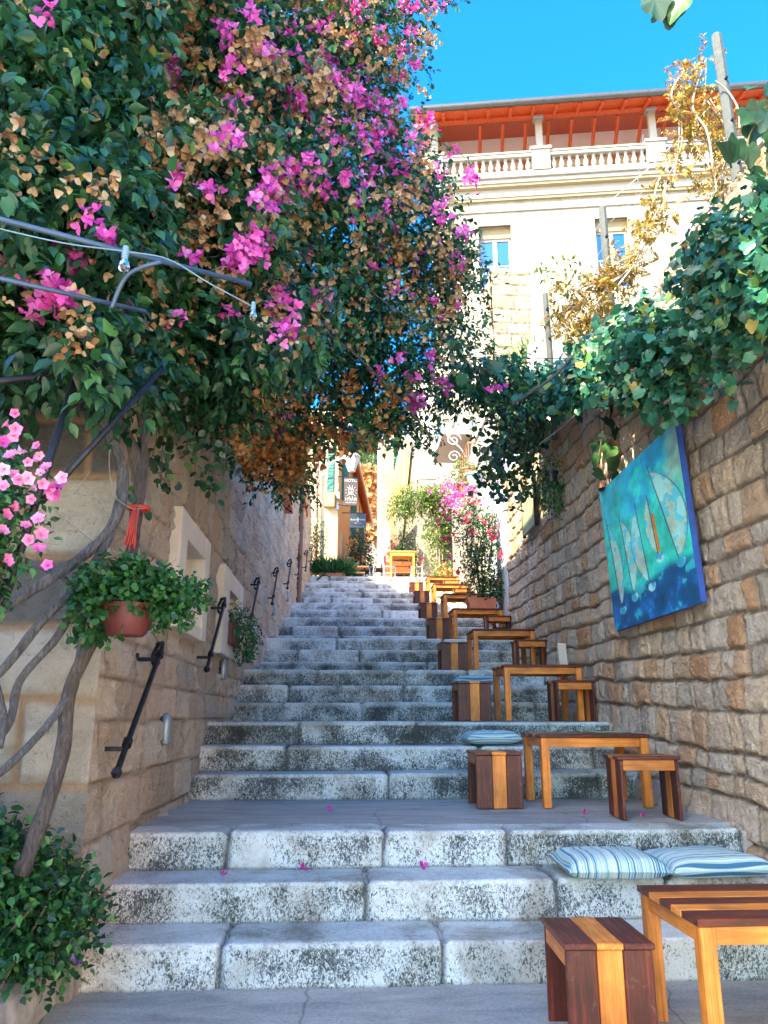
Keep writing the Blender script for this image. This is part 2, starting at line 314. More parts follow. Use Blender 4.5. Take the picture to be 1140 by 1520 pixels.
class MB:
    def __init__(s): s.v = []; s.f = []; s.m = []
    def add(s, vs, fs, mi=0):
        b = len(s.v); s.v += [tuple(v) for v in vs]; s.f += [tuple(i + b for i in f) for f in fs]; s.m += [mi] * len(fs); return s
    def box(s, x0, x1, y0, y1, z0, z1, mi=0, M4=None, ch=0.0):
        """box with optionally chamfered edges"""
        if ch <= 0:
            vs = [(x, y, z) for z in (z0, z1) for y in (y0, y1) for x in (x0, x1)]
            fs = [(0, 2, 3, 1), (4, 5, 7, 6), (0, 1, 5, 4), (2, 6, 7, 3), (0, 4, 6, 2), (1, 3, 7, 5)]
        else:
            vs = []; fs = []
            c = min(ch, (x1 - x0) * .45, (y1 - y0) * .45, (z1 - z0) * .45)
            idx = {}
            for i, (sx, sy, sz) in enumerate([(a, b_, d) for d in (0, 1) for b_ in (0, 1) for a in (0, 1)]):
                X = (x0, x1)[sx]; Y = (y0, y1)[sy]; Z = (z0, z1)[sz]
                dx = c if sx == 0 else -c; dy = c if sy == 0 else -c; dz = c if sz == 0 else -c
                idx[(sx, sy, sz)] = (len(vs), len(vs) + 1, len(vs) + 2)
                vs += [(X, Y + dy, Z + dz), (X + dx, Y, Z + dz), (X + dx, Y + dy, Z)]
            g = lambda a, b_, d, k: idx[(a, b_, d)][k]
            fs += [(g(0,0,0,0), g(0,0,1,0), g(0,1,1,0), g(0,1,0,0)), (g(1,0,0,0), g(1,1,0,0), g(1,1,1,0), g(1,0,1,0)),
                   (g(0,0,0,1), g(1,0,0,1), g(1,0,1,1), g(0,0,1,1)), (g(0,1,0,1), g(0,1,1,1), g(1,1,1,1), g(1,1,0,1)),
                   (g(0,0,0,2), g(0,1,0,2), g(1,1,0,2), g(1,0,0,2)), (g(0,0,1,2), g(1,0,1,2), g(1,1,1,2), g(0,1,1,2))]
            for a in (0, 1):
                for b_ in (0, 1):
                    fs += [(g(a,b_,0,0), g(a,b_,0,1), g(a,b_,1,1), g(a,b_,1,0)), (g(0,a,b_,1), g(0,a,b_,2), g(1,a,b_,2), g(1,a,b_,1)), (g(a,0,b_,0), g(a,1,b_,0), g(a,1,b_,2), g(a,0,b_,2))]
                    for d in (0, 1): fs.append((g(a,b_,d,0), g(a,b_,d,1), g(a,b_,d,2)))
        if M4 is not None: vs = [M4 @ Vector(v) for v in vs]
        return s.add(vs, fs, mi)
    def tube(s, pts, r, n=8, mi=0, cap=True, wob=0):
        pts = [Vector(p) for p in pts]; k = len(pts)
        rs = list(r) if hasattr(r, '__len__') else [r] * k
        t0 = (pts[1] - pts[0]).normalized(); a = t0.orthogonal().normalized(); vs = []
        for i in range(k):
            t = (pts[min(i + 1, k - 1)] - pts[max(i - 1, 0)]).normalized()
            a = (a - t * a.dot(t)).normalized(); b_ = t.cross(a)
            for j in range(n):
                an = 2 * math.pi * j / n; rr = rs[i] * (1 + (random.uniform(-wob, wob) if wob else 0))
                vs.append(pts[i] + a * (rr * math.cos(an)) + b_ * (rr * math.sin(an)))
        fs = [(i * n + j, i * n + (j + 1) % n, (i + 1) * n + (j + 1) % n, (i + 1) * n + j) for i in range(k - 1) for j in range(n)]
        if cap: fs += [tuple(range(n))[::-1], tuple((k - 1) * n + j for j in range(n))]
        return s.add(vs, fs, mi)
    def lathe(s, prof, c=(0, 0, 0), n=20, mi=0, sx=1, sy=1, a0=0):
        vs = []; k = len(prof)
        for r, z in prof:
            for j in range(n):
                an = a0 + 2 * math.pi * j / n; vs.append((c[0] + r * math.cos(an) * sx, c[1] + r * math.sin(an) * sy, c[2] + z))
        fs = [(i * n + j, i * n + (j + 1) % n, (i + 1) * n + (j + 1) % n, (i + 1) * n + j) for i in range(k - 1) for j in range(n)]
        return s.add(vs, fs, mi)
    def quad(s, a, b, c, d, mi=0): return s.add([a, b, c, d], [(0, 1, 2, 3)], mi)
    def build(s, name, mat, parent=None, smooth=False, label=None, auto=None):
        me = bpy.data.meshes.new(name); me.from_pydata(s.v, [], s.f); me.update()
        for mm in (mat if isinstance(mat, (list, tuple)) else [mat]): me.materials.append(M[mm] if isinstance(mm, str) else mm)
        me.polygons.foreach_set('material_index', s.m)
        if smooth or auto: me.polygons.foreach_set('use_smooth', [True] * len(s.f))
        if auto:
            try: me.set_sharp_from_angle(angle=R_(auto))
            except Exception: pass
        o = link(bpy.data.objects.new(name, me), parent)
        if label: o['label'] = label
        return o

def npmesh(name, V, F, mat, parent=None, attrs=None, smooth=False, color=None):
    me = bpy.data.meshes.new(name); V = np.asarray(V, np.float32); F = np.asarray(F, np.int32); k = F.shape[1]
    me.vertices.add(len(V)); me.vertices.foreach_set('co', V.ravel())
    me.loops.add(F.size); me.loops.foreach_set('vertex_index', F.ravel())
    me.polygons.add(len(F)); me.polygons.foreach_set('loop_start', np.arange(0, F.size, k, dtype=np.int32))
    me.update(calc_edges=True); me.validate()
    for a, arr in (attrs or {}).items():
        at_ = me.attributes.new(a, 'FLOAT', 'POINT'); at_.data.foreach_set('value', np.asarray(arr, np.float32))
    if color is not None:
        ca = me.color_attributes.new('col', 'FLOAT_COLOR', 'POINT')
        ca.data.foreach_set('color', np.concatenate([color, np.ones((len(color), 1))], 1).astype(np.float32).ravel())
    me.materials.append(M[mat])
    me.polygons.foreach_set('use_smooth', np.full(len(F), smooth))
    return link(bpy.data.objects.new(name, me), parent)

# noise
def vnoise(u, v, seed):
    r = np.random.default_rng(seed); T = r.random((64, 64))
    iu = np.floor(u).astype(int); iv = np.floor(v).astype(int); fu = u - iu; fv = v - iv
    fu = fu * fu * (3 - 2 * fu); fv = fv * fv * (3 - 2 * fv)
    g = lambda a, b: T[a % 64, b % 64]
    return (g(iu, iv) * (1 - fu) + g(iu + 1, iv) * fu) * (1 - fv) + (g(iu, iv + 1) * (1 - fu) + g(iu + 1, iv + 1) * fu) * fv
def fbm(u, v, seed, o=4, rough=.55):
    s = 0; a = 1; t = 0
    for i in range(o):
        s = s + a * vnoise(u * 2 ** i + 13 * i, v * 2 ** i + 7 * i, seed + i); t += a; a *= rough
    return s / t - .5
def sstep(x, a, b): t = np.clip((x - a) / (b - a), 0, 1); return t * t * (3 - 2 * t)

def rubble_pat(U, V, cw, chh, seed, jit=.42):
    r = np.random.default_rng(seed); J = r.random((256, 256, 3))
    U = U + fbm(U * 2.2, V * 2.2, seed + 50, 3) * .12; V = V + fbm(U * 1.6 + 9, V * 2, seed + 60, 3) * .13
    row = np.floor(V / chh).astype(int)
    F1 = np.full(U.shape, 9.); F2 = np.full(U.shape, 9.); R = np.zeros(U.shape)
    for dr in (-1, 0, 1):
        rr = row + dr; off = J[rr % 256, 7, 0]; col = np.floor(U / cw + off).astype(int)
        for dc in (-2, -1, 0, 1, 2):
            cc = col + dc; q = J[rr % 256, cc % 256]
            cx = (cc + .5 + (q[..., 0] - .5) * 2 * jit - off) * cw; cy = (rr + .5 + (q[..., 1] - .5) * 2 * jit * .75) * chh
            dx = np.abs(U - cx) / cw; dy = np.abs(V - cy) / chh; d = (dx ** 5 + dy ** 5) ** (1 / 5.)
            n = d < F1; F2 = np.where(n, F1, np.minimum(F2, d)); R = np.where(n, q[..., 2], R); F1 = np.where(n, d, F1)
    return (F2 - F1) * min(cw, chh) * .5, R
def brick_pat(U, V, hmin, hmax, wmin, wmax, seed, wob=.02):
    r = np.random.default_rng(seed)
    U = U + fbm(U * 3, V * 3, seed + 1, 3) * wob; V = V + fbm(U * 2, V * 2, seed + 2, 3) * wob
    v0, v1 = V.min() - .1, V.max() + .5; rows = [v0]
    while rows[-1] < v1: rows.append(rows[-1] + r.uniform(hmin, hmax))
    rows = np.array(rows); ri = np.clip(np.searchsorted(rows, V) - 1, 0, len(rows) - 2)
    E = np.minimum(V - rows[ri], rows[ri + 1] - V); R = np.zeros(U.shape)
    u0, u1 = U.min() - .2, U.max() + .5
    for k in range(len(rows) - 1):
        mk = ri == k
        if not mk.any(): continue
        cs = [u0 - r.uniform(0, wmax)]
        while cs[-1] < u1: cs.append(cs[-1] + r.uniform(wmin, wmax))
        cs = np.array(cs); uu = U[mk]; ci = np.clip(np.searchsorted(cs, uu) - 1, 0, len(cs) - 2)
        E[mk] = np.minimum(E[mk], np.minimum(uu - cs[ci], cs[ci + 1] - uu)); R[mk] = r.random(len(cs))[ci]
    return E, R
def gridfaces(nu, nv, keep=None):
    i = np.arange(nv - 1)[:, None] * nu + np.arange(nu - 1)[None]
    F = np.stack([i, i + 1, i + nu + 1, i + nu], -1).reshape(-1, 4)
    return F if keep is None else F[keep.ravel()]

# leaves
def unit(a): return a / np.maximum(np.linalg.norm(a, axis=1, keepdims=True), 1e-9)
LEAF = (np.array([(0, 0, 0), (.18, .20, .05), (.48, .27, .07), (.80, .12, .0), (1, 0, -.12), (.80, -.12, .0), (.48, -.27, .07), (.18, -.20, .05), (.46, 0, .0)]), np.array([(8, 1, 0), (8, 2, 1), (8, 3, 2), (8, 4, 3), (8, 5, 4), (8, 6, 5), (8, 7, 6), (8, 0, 7)]))
ROUND = (np.array([(0, 0, 0), (.12, .30, .03), (.55, .42, .05), (.92, .2, -.03), (1.0, 0, -.08), (.92, -.2, -.03), (.55, -.42, .05), (.12, -.30, .03), (.5, 0, 0)]),
         np.array([(8, i + 1, i) if i < 7 else (8, 0, 7) for i in range(8)]))
_th = np.linspace(-math.pi, math.pi, 27)[:-1]
_rr = .50 + .13 * np.abs(np.cos(2.5 * _th)) ** .7 - .20 * np.exp(-((np.abs(_th) - math.pi) / .35) ** 2) + .14 * np.exp(-(_th / .35) ** 2)
_gx = .42 + _rr * np.cos(_th); _gy = _rr * np.sin(_th) * .95
GRAPE2 = (np.array([(x, y, .14 * abs(y) - .25 * x * x + .035 * math.sin(11 * x + 8 * y)) for x, y in zip(_gx, _gy)] + [(.36, 0, -.02)]), np.array([(26, (i + 1) % 26, i) for i in range(26)]))
_g = [(0, 0), (-.12, .22), (.02, .42), (.22, .52), (.34, .40), (.60, .50), (.66, .30), (1, 0), (.66, -.30), (.60, -.50), (.34, -.40), (.22, -.52), (.02, -.42), (-.12, -.22)]
GRAPE = (np.array([(x, y, .16 * abs(y) - .30 * x * x + .05 * math.sin(9 * x + 7 * y)) for x, y in _g] + [(.38, 0, -.01)]), np.array([(14, (i + 1) % 14, i) for i in range(14)]))
PETAL = (np.array([(0, 0, 0), (.16, .22, .06), (.46, .40, .12), (.80, .24, .08), (1, 0, -.02), (.80, -.24, .08), (.46, -.40, .12), (.16, -.22, .06), (.5, 0, .03)]), LEAF[1])
BLADE = (np.array([(0, .03, 0), (0, -.03, 0), (.5, .04, .02), (.5, -.04, .02), (1, 0, -.12)]), np.array([(0, 1, 3), (0, 3, 2), (2, 3, 4)]))
def leafmesh(name, mat, parent, P, D, Nn, S, shape=LEAF, wid=1.0, rnd=None):
    T, TF = shape; n = len(P); D = unit(D); Yv = unit(np.cross(Nn, D)); Zv = np.cross(D, Yv)
    S = np.broadcast_to(S, (n,))[:, None, None]
    V = P[:, None] + S * (T[None, :, 0:1] * D[:, None] + T[None, :, 1:2] * wid * Yv[:, None] + T[None, :, 2:3] * Zv[:, None])
    F = (np.arange(n)[:, None, None] * len(T) + TF[None]).reshape(-1, 3)
    rn = rng.random(n) if rnd is None else rnd
    return npmesh(name, V.reshape(-1, 3), F, mat, parent, {'rnd': np.repeat(rn, len(T))}, smooth=True)
def sprig(P0, D0, k, step, droop=.25, spread=.9):
    """k leaves along each twig; returns positions, directions, normals"""
    n = len(P0); D = unit(D0); P = P0.copy(); ps, ds = [], []
    for i in range(k):
        side = unit(np.cross(D, rng.normal(size=(n, 3))))
        ps.append(P.copy()); ds.append(unit(D * .6 + side * spread + np.array([0, 0, -droop])))
        D = unit(D + rng.normal(size=(n, 3)) * .18 + np.array([0, 0, -droop * .4])); P = P + D * step
    P = np.concatenate(ps); D = np.concatenate(ds)
    Nn = unit(rng.normal(size=P.shape) * .55 + np.array([.1, -.35, 1.0]))
    return P, D, Nn
def inpoly(x, y, poly):
    c = np.zeros(len(x), bool); n = len(poly); j = n - 1
    for i in range(n):
        xi, yi = poly[i]; xj, yj = poly[j]
        c ^= ((yi > y) != (yj > y)) & (x < (xj - xi) * (y - yi) / ((yj - yi) if yj != yi else 1e-9) + xi); j = i
    return c
def idw(x, y, ctl):
    c = np.array(ctl, float); w = 1 / (((x[:, None] - c[:, 0]) ** 2 + (y[:, None] - c[:, 1]) ** 2) ** 1.5 + 500)
    return (w * c[:, 2]).sum(1) / w.sum(1)
def polypts(poly, n):
    a = np.array(poly); x0, y0 = a.min(0); x1, y1 = a.max(0); out = []
    tot = 0
    while tot < n:
        x = rng.uniform(x0, x1, n * 2); y = rng.uniform(y0, y1, n * 2); k = inpoly(x, y, poly); out.append(np.stack([x[k], y[k]], 1)); tot += k.sum()
    return np.concatenate(out)[:n]
def ballpts(c, r, n, shell=.55):
    d = unit(rng.normal(size=(n, 3))); q = rng.uniform(shell, 1, n) ** .7
    return np.array(c) + d * np.array(r) * q[:, None], d
def smooth_path(pts, k=6):
    P = [Vector(p) for p in pts]; out = []
    for i in range(len(P) - 1):
        a, b, c, d = P[max(i - 1, 0)], P[i], P[i + 1], P[min(i + 2, len(P) - 1)]
        for j in range(k):
            t = j / k
            out.append(.5 * ((2 * b) + (c - a) * t + (2 * a - 5 * b + 4 * c - d) * t * t + (3 * b - a - 3 * c + d) * t ** 3))
    out.append(P[-1]); return out

# ------------------------------------------------------------------ staircase levels
RZ = .1596 * H; TR = .2919 * H; LD1 = 1.4078 * H; LD2 = 1.2458 * H; Y0 = 3.2847 * H
def front(k):
    j = (k - 1) // 3; i = (k - 1) % 3
    return Y0 + j * 2 * TR + i * TR + (LD1 if j >= 1 else 0) + max(0, j - 1) * LD2
NST = 27
def XL(Y): return -1.37 + .0135 * np.maximum(np.asarray(Y, float) - 9, 0)
def XR(Y): return 2.62 + .03 * np.asarray(Y, float)
def level(Y):
    z = 0
    for k in range(1, NST + 1):
        if Y >= front(k): z = k * RZ
    return z

# ground sheet: street level in front, falls under the stairs, hill far behind
def ground():
    xs = np.concatenate([np.linspace(-400, -20, 16), np.linspace(-15, 20, 36), np.linspace(25, 400, 16)])
    ys = np.concatenate([np.linspace(-60, 0, 6), np.linspace(1, 60, 60), np.linspace(64, 140, 20), np.linspace(160, 800, 14)])
    X, Y = np.meshgrid(xs, ys)
    Z = np.where(Y < 4.5, 0, np.where(Y < 26.3, (Y - 4.5) * .274 - .9, 5.96))
    Z = np.where(Y < 4.5, -.0, Z)
    hill = sstep(Y, 52, 92) * 34 + sstep(Y, 110, 400) * 60
    hill *= (.75 + .25 * sstep(np.abs(X - 3), 0, 60)) 
    Z = Z + hill + fbm(X / 14, Y / 14, 3) * 5 * sstep(Y, 55, 75)
    o = npmesh('ground', np.stack([X, Y, Z], -1).reshape(-1, 3), gridfaces(len(xs), len(ys)), 'ground', smooth=True)
    o.data.materials.append(M['far_rock'])
    mi = (Y[:-1, :-1] > 50).astype(int).ravel(); o.data.polygons.foreach_set('material_index', mi)
    tag(o, 'grey concrete street level rising to a dry hillside', kind='structure')
ground()
b = MB(); b.box(-14, 10, -16, .6, -.1, .008)
tag(b.build('bounce_paving', 'bounce_stone'), 'unseen pale paving added behind the viewer to bounce sunlight', kind='structure')  # unseen surface, pale so that it bounces sun into the lane
b = MB(); b.box(-8, 10, .6, Y0 + .03, -.1, .004)
tag(b.build('pavement', 'concrete'), 'grey concrete pavement below the first step', kind='structure')
b = MB(); b.box(-6, 10, 26.4, 50, 5.7, NST * RZ - .006)
tag(b.build('street', 'ground'), 'upper street beyond the top of the steps', kind='structure')

# ---- the stairs: one step per riser, rounded worn blocks with joints
stairs = thing('stone_staircase', 'wide pitted limestone staircase climbing between two stone walls', 'staircase', (0, 0, 0))
def make_step(k):
    yf = front(k); z1 = k * RZ; z0 = (k - 1) * RZ
    land = k % 3 == 0 and k < NST
    dep = .34 if land else TR + .03
    res = .014 if k <= 3 else .02 if k <= 6 else .035 if k <= 12 else .06
    xa = float(XL(yf)) - .02; xb = (float(XR(yf)) - .07 if k <= 13 else 3.62) if k < 25 else 4.2
    if k == 2: xb = 2.75
    us = np.arange(xa, xb + res, res); rad = .022
    # profile: back of tread -> nosing arc -> riser foot
    prof = [(dep - t, 0., 0., 0.) for t in np.linspace(0, dep - rad, max(4, int(dep / res)))]
    for a in np.linspace(.25, 1, 4) * math.pi / 2: prof.append((rad - rad * math.sin(a), -rad + rad * math.cos(a), 0, a / (math.pi / 2)))
    for t in np.linspace(rad, RZ + .03, max(4, int(RZ / res)))[1:]: prof.append((0, -t, 1., 1.))
    prof = np.array(prof); nv = len(prof); nu = len(us)
    U, VI = np.meshgrid(us, np.arange(nv)); py = prof[VI, 0]; pz = prof[VI, 1]; ang = prof[VI, 3]
    r = np.random.default_rng(100 + k); cs = [xa - r.uniform(0, .5)]
    while cs[-1] < xb: cs.append(cs[-1] + r.uniform(.55, 1.45))
    if k == 1: cs = [-2.2, -.62, .58, 2.0, 3.3]
    if k == 2: cs = [-2.2, .17, 1.32, 2.0, 3.3]
    if k == 3: cs = [-2.2, -.72, .30, 1.12, 2.72, 3.3]
    if k == 4: cs = [-2.2, .45, 2.4, 3.3]
    if k == 5: cs = [-2.2, -.52, 1.36, 2.5, 3.4]
    if k == 6: cs = [-2.2, -.42, .78, 3.0]
    cs = np.array(cs)
    Uw = U + fbm(U * 3, VI / 9., k, 2) * .03
    ci = np.clip(np.searchsorted(cs, Uw) - 1, 0, len(cs) - 2); e = np.minimum(Uw - cs[ci], cs[ci + 1] - Uw)
    rn = r.random(len(cs))[ci]
    jt = 1 - sstep(e, .004, .016 + .3 * res)
    rough = fbm(U * 9, (py - pz) * 9 + k, 40 + k, 4) * .022 + fbm(U * 2.4, (py - pz) * 3 + k, 60 + k, 2) * .02
    rough = rough * (.25 + .75 * prof[VI, 2]) + (r.random(len(cs))[ci] - .5) * .012
    disp = rough - (1 - sstep(e, .0, .045)) * .016 - jt * .02
    ny = -np.sin(ang * math.pi / 2); nz = np.cos(ang * math.pi / 2)
    # riser foot and tread back darken toward the joint colour
    V = np.stack([U, yf + py + disp * ny, z1 + pz + disp * nz], -1)
    foot = np.clip((-pz - (RZ - .02)) / .02, 0, 1) * prof[VI, 2]
    jt = np.maximum(jt, foot * .8)
    back = np.clip((py - (dep - .03)) / .03, 0, 1); jt = np.maximum(jt, back * .6)
    bounce_warm = np.clip(.15 + .85 * sstep(np.full(U.shape, yf), 11, 22) + .9 * sstep(-U, .7, 1.5), 0, 1)  # painted bounce light: far steps and left ends turn warm
    npmesh('step', V.reshape(-1, 3), gridfaces(nu, nv)[:, ::-1], 'step', stairs,
           {'rnd': rn.ravel(), 'joint': jt.ravel(), 'riser': prof[VI, 2].ravel(), 'bounce_warm': bounce_warm.ravel(), 'dirt': np.full(U.size, 0.1 if k <= 3 else .72 if k <= 9 else .35 if k <= 15 else 0)}, smooth=True)
    if land:
        b = MB(); yn = front(k + 1)
        b.box(xa - .3, xb + .4, yf + .30, yn + .06, z1 - .2, z1 - .004)
        b.build('landing_slab', 'concrete', stairs)
for k in range(1, NST + 1): make_step(k)
# solid core under the blocks (so nothing shows through from the side)
b = MB()
for k in range(1, NST + 1): b.box(float(XL(front(k))) - .25, (float(XR(front(k))) + .35 if k <= 13 else 3.7) if k < 25 else 4.2, front(k) + .06, front(k) + TR + .05 if k % 3 else (front(k + 1) if k < NST else 26.5) + .08, (k - 2) * RZ, k * RZ - .03)
b.build('rubble_core', 'kerb', stairs)

# ------------------------------------------------------------------ right rubble wall
rw = thing('rubble_retaining_wall', 'tall rubble stone wall with deep joints beside the tables, sailing picture on it', 'wall')
WTOP = lambda Y: 4.75 + .07 * np.asarray(Y, float)
us = np.concatenate([np.arange(.4, 4.2, .03), np.arange(4.2, 13.8, .0165)]); vs = np.arange(-.05, 5.7, .0165)
U, V = np.meshgrid(us, vs); E_, Rn = brick_pat(U, V - U * .03, .15, .29, .15, .42, 11, .095)
E_ = E_ - .004 - .010 * vnoise(U * 4, V * 4, 19)
body = sstep(E_, .0, .020)
h = body * .024 + (Rn - .5) * .034 * body + fbm(U * 7, V * 7, 21, 6, .7) * .060 * (.3 + .7 * body) + np.abs(fbm(U * 16, V * 16, 25, 3, .6)) * .05 * body + fbm(U * 1.2, V * 1.2, 23, 2) * .07
base_off = sstep(-V + .274 * (U - 4.6) + .35, 0, .35) * .10     # bulging footing that meets the steps
Vp = np.where(V > WTOP(U), WTOP(U), V)
P3 = np.stack([XR(U) + .02 - h - base_off, U, Vp], -1)
npmesh('rubble_face', P3.reshape(-1, 3), gridfaces(len(us), len(vs))[:, ::-1], 'rubble', rw,
       {'rnd': (Rn * .999).ravel(), 'joint': (1 - sstep(E_, .0, .012)).ravel()}, smooth=True)
b = MB(); b.box(0, .5, -4, 13.8, -.3, 4.6); 
for vtx in range(len(b.v)):
    x, y, z = b.v[vtx]; b.v[vtx] = (float(XR(y)) + .05 + x, y, z if z < 1 else float(WTOP(y)) - .03)
b.build('wall_core', 'kerb', rw)
b = MB(); b.box(2.60, 2.76, -12, .42, -.1, 4.76); b.build('bounce_wall', 'bounce_stone', rw)  # unseen wall run, kept pale to bounce sunlight forward

# ------------------------------------------------------------------ left stone house (side wall + quoined front)
lh = thing('stone_house', 'pinkish split stone house with quoined corner, small framed windows and a vine on its front', 'house')
WIN = [(6.23, 7.09, 2.17, 2.80), (8.76, 9.56, 2.27, 2.79)]
ys1 = np.concatenate([np.arange(4.45, 11, .02), np.arange(11, 26.2, .045)]); zs = np.arange(-.1, 8.3, .022)
U, V = np.meshgrid(ys1, zs)
E_, Rn = brick_pat(U, V, .24, .38, .22, .60, 31, .05)
body = sstep(E_, .0, .022)
h = body * .022 + (Rn - .5) * .026 * body + fbm(U * 9, V * 6, 71, 5, .72) * .12 * body - np.abs(fbm(U * 5, V * 3.2, 73, 4, .7)) * .07 * body + .012 + fbm(U * 3, V * 2.2, 75, 3) * .035
cf_ = sstep(U - 4.45, 0, .10); h = h * cf_ + .02 * (1 - cf_)
P3 = np.stack([XL(U) + h, U, V], -1)
kp = np.ones((len(zs) - 1, len(ys1) - 1), bool); yc = (ys1[1:] + ys1[:-1]) / 2; zc = (zs[1:] + zs[:-1]) / 2
for a, b_, c, d in WIN: kp &= ~((yc[None] > a - .03) & (yc[None] < b_ + .03) & (zc[:, None] > c - .03) & (zc[:, None] < d + .03))
npmesh('side_wall', P3.reshape(-1, 3), gridfaces(len(ys1), len(zs), kp), 'ashlar', lh, {'rnd': (Rn * .999).ravel(), 'joint': (1 - sstep(E_, .0, .022)).ravel() * .9}, smooth=True)
xs = np.append(np.arange(-4.2, -1.36, .018), -1.345); U, V = np.meshgrid(xs, zs)
E_, Rn = brick_pat(U, V, .34, .50, .45, .85, 37, .05)
# the quoins take the last 0.35-0.6 m
body = sstep(E_, .012, .05)
h = body * .03 + (Rn - .5) * .02 * body + fbm(U * 9, V * 9, 81, 5, .6) * .04 * body + fbm(U * 2, V * 2, 85, 2) * .02
cf_ = sstep(-1.36 - U, 0, .10); h = h * cf_ + .012 * (1 - cf_)
npmesh('front_wall', np.stack([U, 4.46 - h, V], -1).reshape(-1, 3), gridfaces(len(xs), len(zs)), 'quoin', lh, {'rnd': (Rn * .999).ravel(), 'joint': (1 - sstep(E_, .012, .035)).ravel()}, smooth=True)
b = MB(); b.box(-4.2, -1.72, 4.6, 26.1, -.2, 8.28); b.box(-1.72, -1.44, 4.52, 5.9, -.2, 8.28); b.box(-1.72, -1.46, 10.3, 15, 0, 8.28); b.box(-1.72, -1.36, 15, 26.1, 0, 8.28)
b.build('wall_core', 'kerb', lh)
b = MB(); b.box(-4.3, -1.2, 4.35, 15, 8.28, 8.42); b.box(-4.3, -1.1, 15, 26.15, 8.28, 8.42); b.build('coping', 'frame_stone', lh)
for i, ((a, b_, c, d), (oa, ob, oc, od)) in enumerate(zip(WIN, [(5.96, 7.34, 2.06, 3.01), (8.3, 9.92, 2.04, 3.0)])):
    q = MB(); x0, x1 = -1.40, -1.265
    q.box(x0, x1, oa, a, oc, od, ch=.008); q.box(x0, x1, b_, ob, oc, od, ch=.008)
    q.box(x0, x1 - .004, a, b_, d, od, ch=.006); q.box(x0, x1 - .004, a, b_, oc, c, ch=.006)
    w = q.build('window', 'frame_stone', lh)
    q = MB(); q.box(-1.70, -1.40, a - .02, a, c, d); q.box(-1.70, -1.40, b_, b_ + .02, c, d); q.box(-1.70, -1.40, a, b_, d, d + .02); q.box(-1.70, -1.40, a, b_, c - .02, c)
    q.build('reveal', 'frame_stone', w)
    q = MB(); q.box(-1.69, -1.66, a, b_, c, d); q.box(-1.66, -1.645, (a + b_) / 2 - .012, (a + b_) / 2 + .012, c, d); q.build('pane', 'grey_pane', w)
for (pa, pb) in (((421, 736), (428, 772)), ((447, 738), (453, 766))):
    A = at(*pa, X=-1.22); B = at(*pb, X=-1.18)
    q = MB(); z = A.z; y0_, y1_ = sorted((A.y, min(B.y, 25.9)))
    q.box(-1.30, -1.08, y0_, y1_, z - .12, z + .02, ch=.01); q.box(-1.28, -1.14, y0_ + .1, y1_ - .1, z + .02, z + .5); q.build('window_sill', ['orange_wood'], lh)
q = MB()
p0 = at(22, 575, Y=4.38)
q.box(p0.x - .14, p0.x + .06, 4.36, 4.41, p0.z - 1.0, p0.z + .7, ch=.006)
for i in range(14): q.box(p0.x - .12, p0.x + .04, 4.345, 4.365, p0.z - .95 + i * .12, p0.z - .88 + i * .12)
q.build('shutter', 'green_paint', lh)

b = MB(); b.box(-4.2, -1.42, 4.5, 13.6, 8.42, 9.2); b.build('shade_storey', 'ashlar_plain', lh)  # hidden storey and eaves added so the house shades the street
b = MB(); b.box(-4.35, -1.3, 4.35, 13.75, 9.2, 9.33); b.build('eaves', 'frame_stone', lh)
nb = thing('added_shade_house', 'unseen house added to shade the lower steps, left of the viewer', 'house', (-6.4, -9, 0))  # added out of view, shaped to keep sun off the lower steps and wall
b = MB(); b.box(0, 3.2, 7.6, 11.0, -.1, 10.6); b.build('wall', 'ashlar_plain', nb); b = MB(); b.box(0, 3.2, 11.0, 11.5, -.1, 6.9); b.build('low_shade_wing', 'ashlar_plain', nb)
b = MB(); b.box(-.2, 3.4, 7.4, 11.1, 10.6, 10.75); b.build('eaves', 'frame_stone', nb)

# ------------------------------------------------------------------ handrails and wall lights on the left wall
def make_rail():
    t = thing('handrail', 'h', 'handrail')
    A = Vector((.15, 0, 0)); B = Vector((.15, .87, .75)); d = (B - A).normalized()
    q = MB(); q.tube([A, B], .017, 10)
    q.lathe([(0, -.032), (.02, -.026), (.032, 0), (.02, .026), (0, .032)], A, 12)
    for f in (.20, .93):
        c = A + (B - A) * f; q.tube([c - d * .022, c + d * .022], .028, 12)
    q.build('bar', 'iron', t, auto=40)
    for f in (.20, .93):
        c = A + (B - A) * f; q = MB(); q.box(.0, .15, c.y - .012, c.y + .012, c.z - .045, c.z - .02, ch=.003); q.box(-.0, .012, c.y - .03, c.y + .03, c.z - .07, c.z + .01, ch=.003)
        q.build('bracket', 'iron', t)
    c = B; q = MB(); q.tube(smooth_path([c, c + Vector((-.01, .05, .035)), c + Vector((-.06, .12, .02)), c + Vector((-.09, .13, -.06)), c + Vector((-.06, .08, -.12)), c + Vector((-.02, .01, -.10))]), .014, 8)
    q.lathe([(0, -.024), (.024, 0), (0, .024)], c + Vector((-.05, .10, .03)), 10)
    q.build('scroll_end', 'iron', t, auto=50)
    return t
rails = [(4.50, 1.10), (7.20, 1.81), (10.25, 2.56), (12.94, 3.22), (15.84, 3.95), (18.74, 4.66), (21.7, 5.4), (24.3, 6.1)]
rl = ['largest black iron handrail, by the vine trunk and red hanging pot', 'black iron handrail in front of the second small window', 'black iron handrail just past the window box', 'fourth black iron handrail up the pink wall', 'fifth black iron handrail up the pink wall', 'black iron handrail last before the brown downpipe', 'tiny black handrail just behind the brown downpipe', 'farthest black handrail at the end of the pink wall']
r0 = make_rail(); r0['group'] = 'handrails along the left wall'
for i, (y, z) in enumerate(rails):
    o = r0 if i == 0 else copy_tree(r0)
    o.location = (float(XL(y)) + .005, y, z); o['label'] = rl[i]
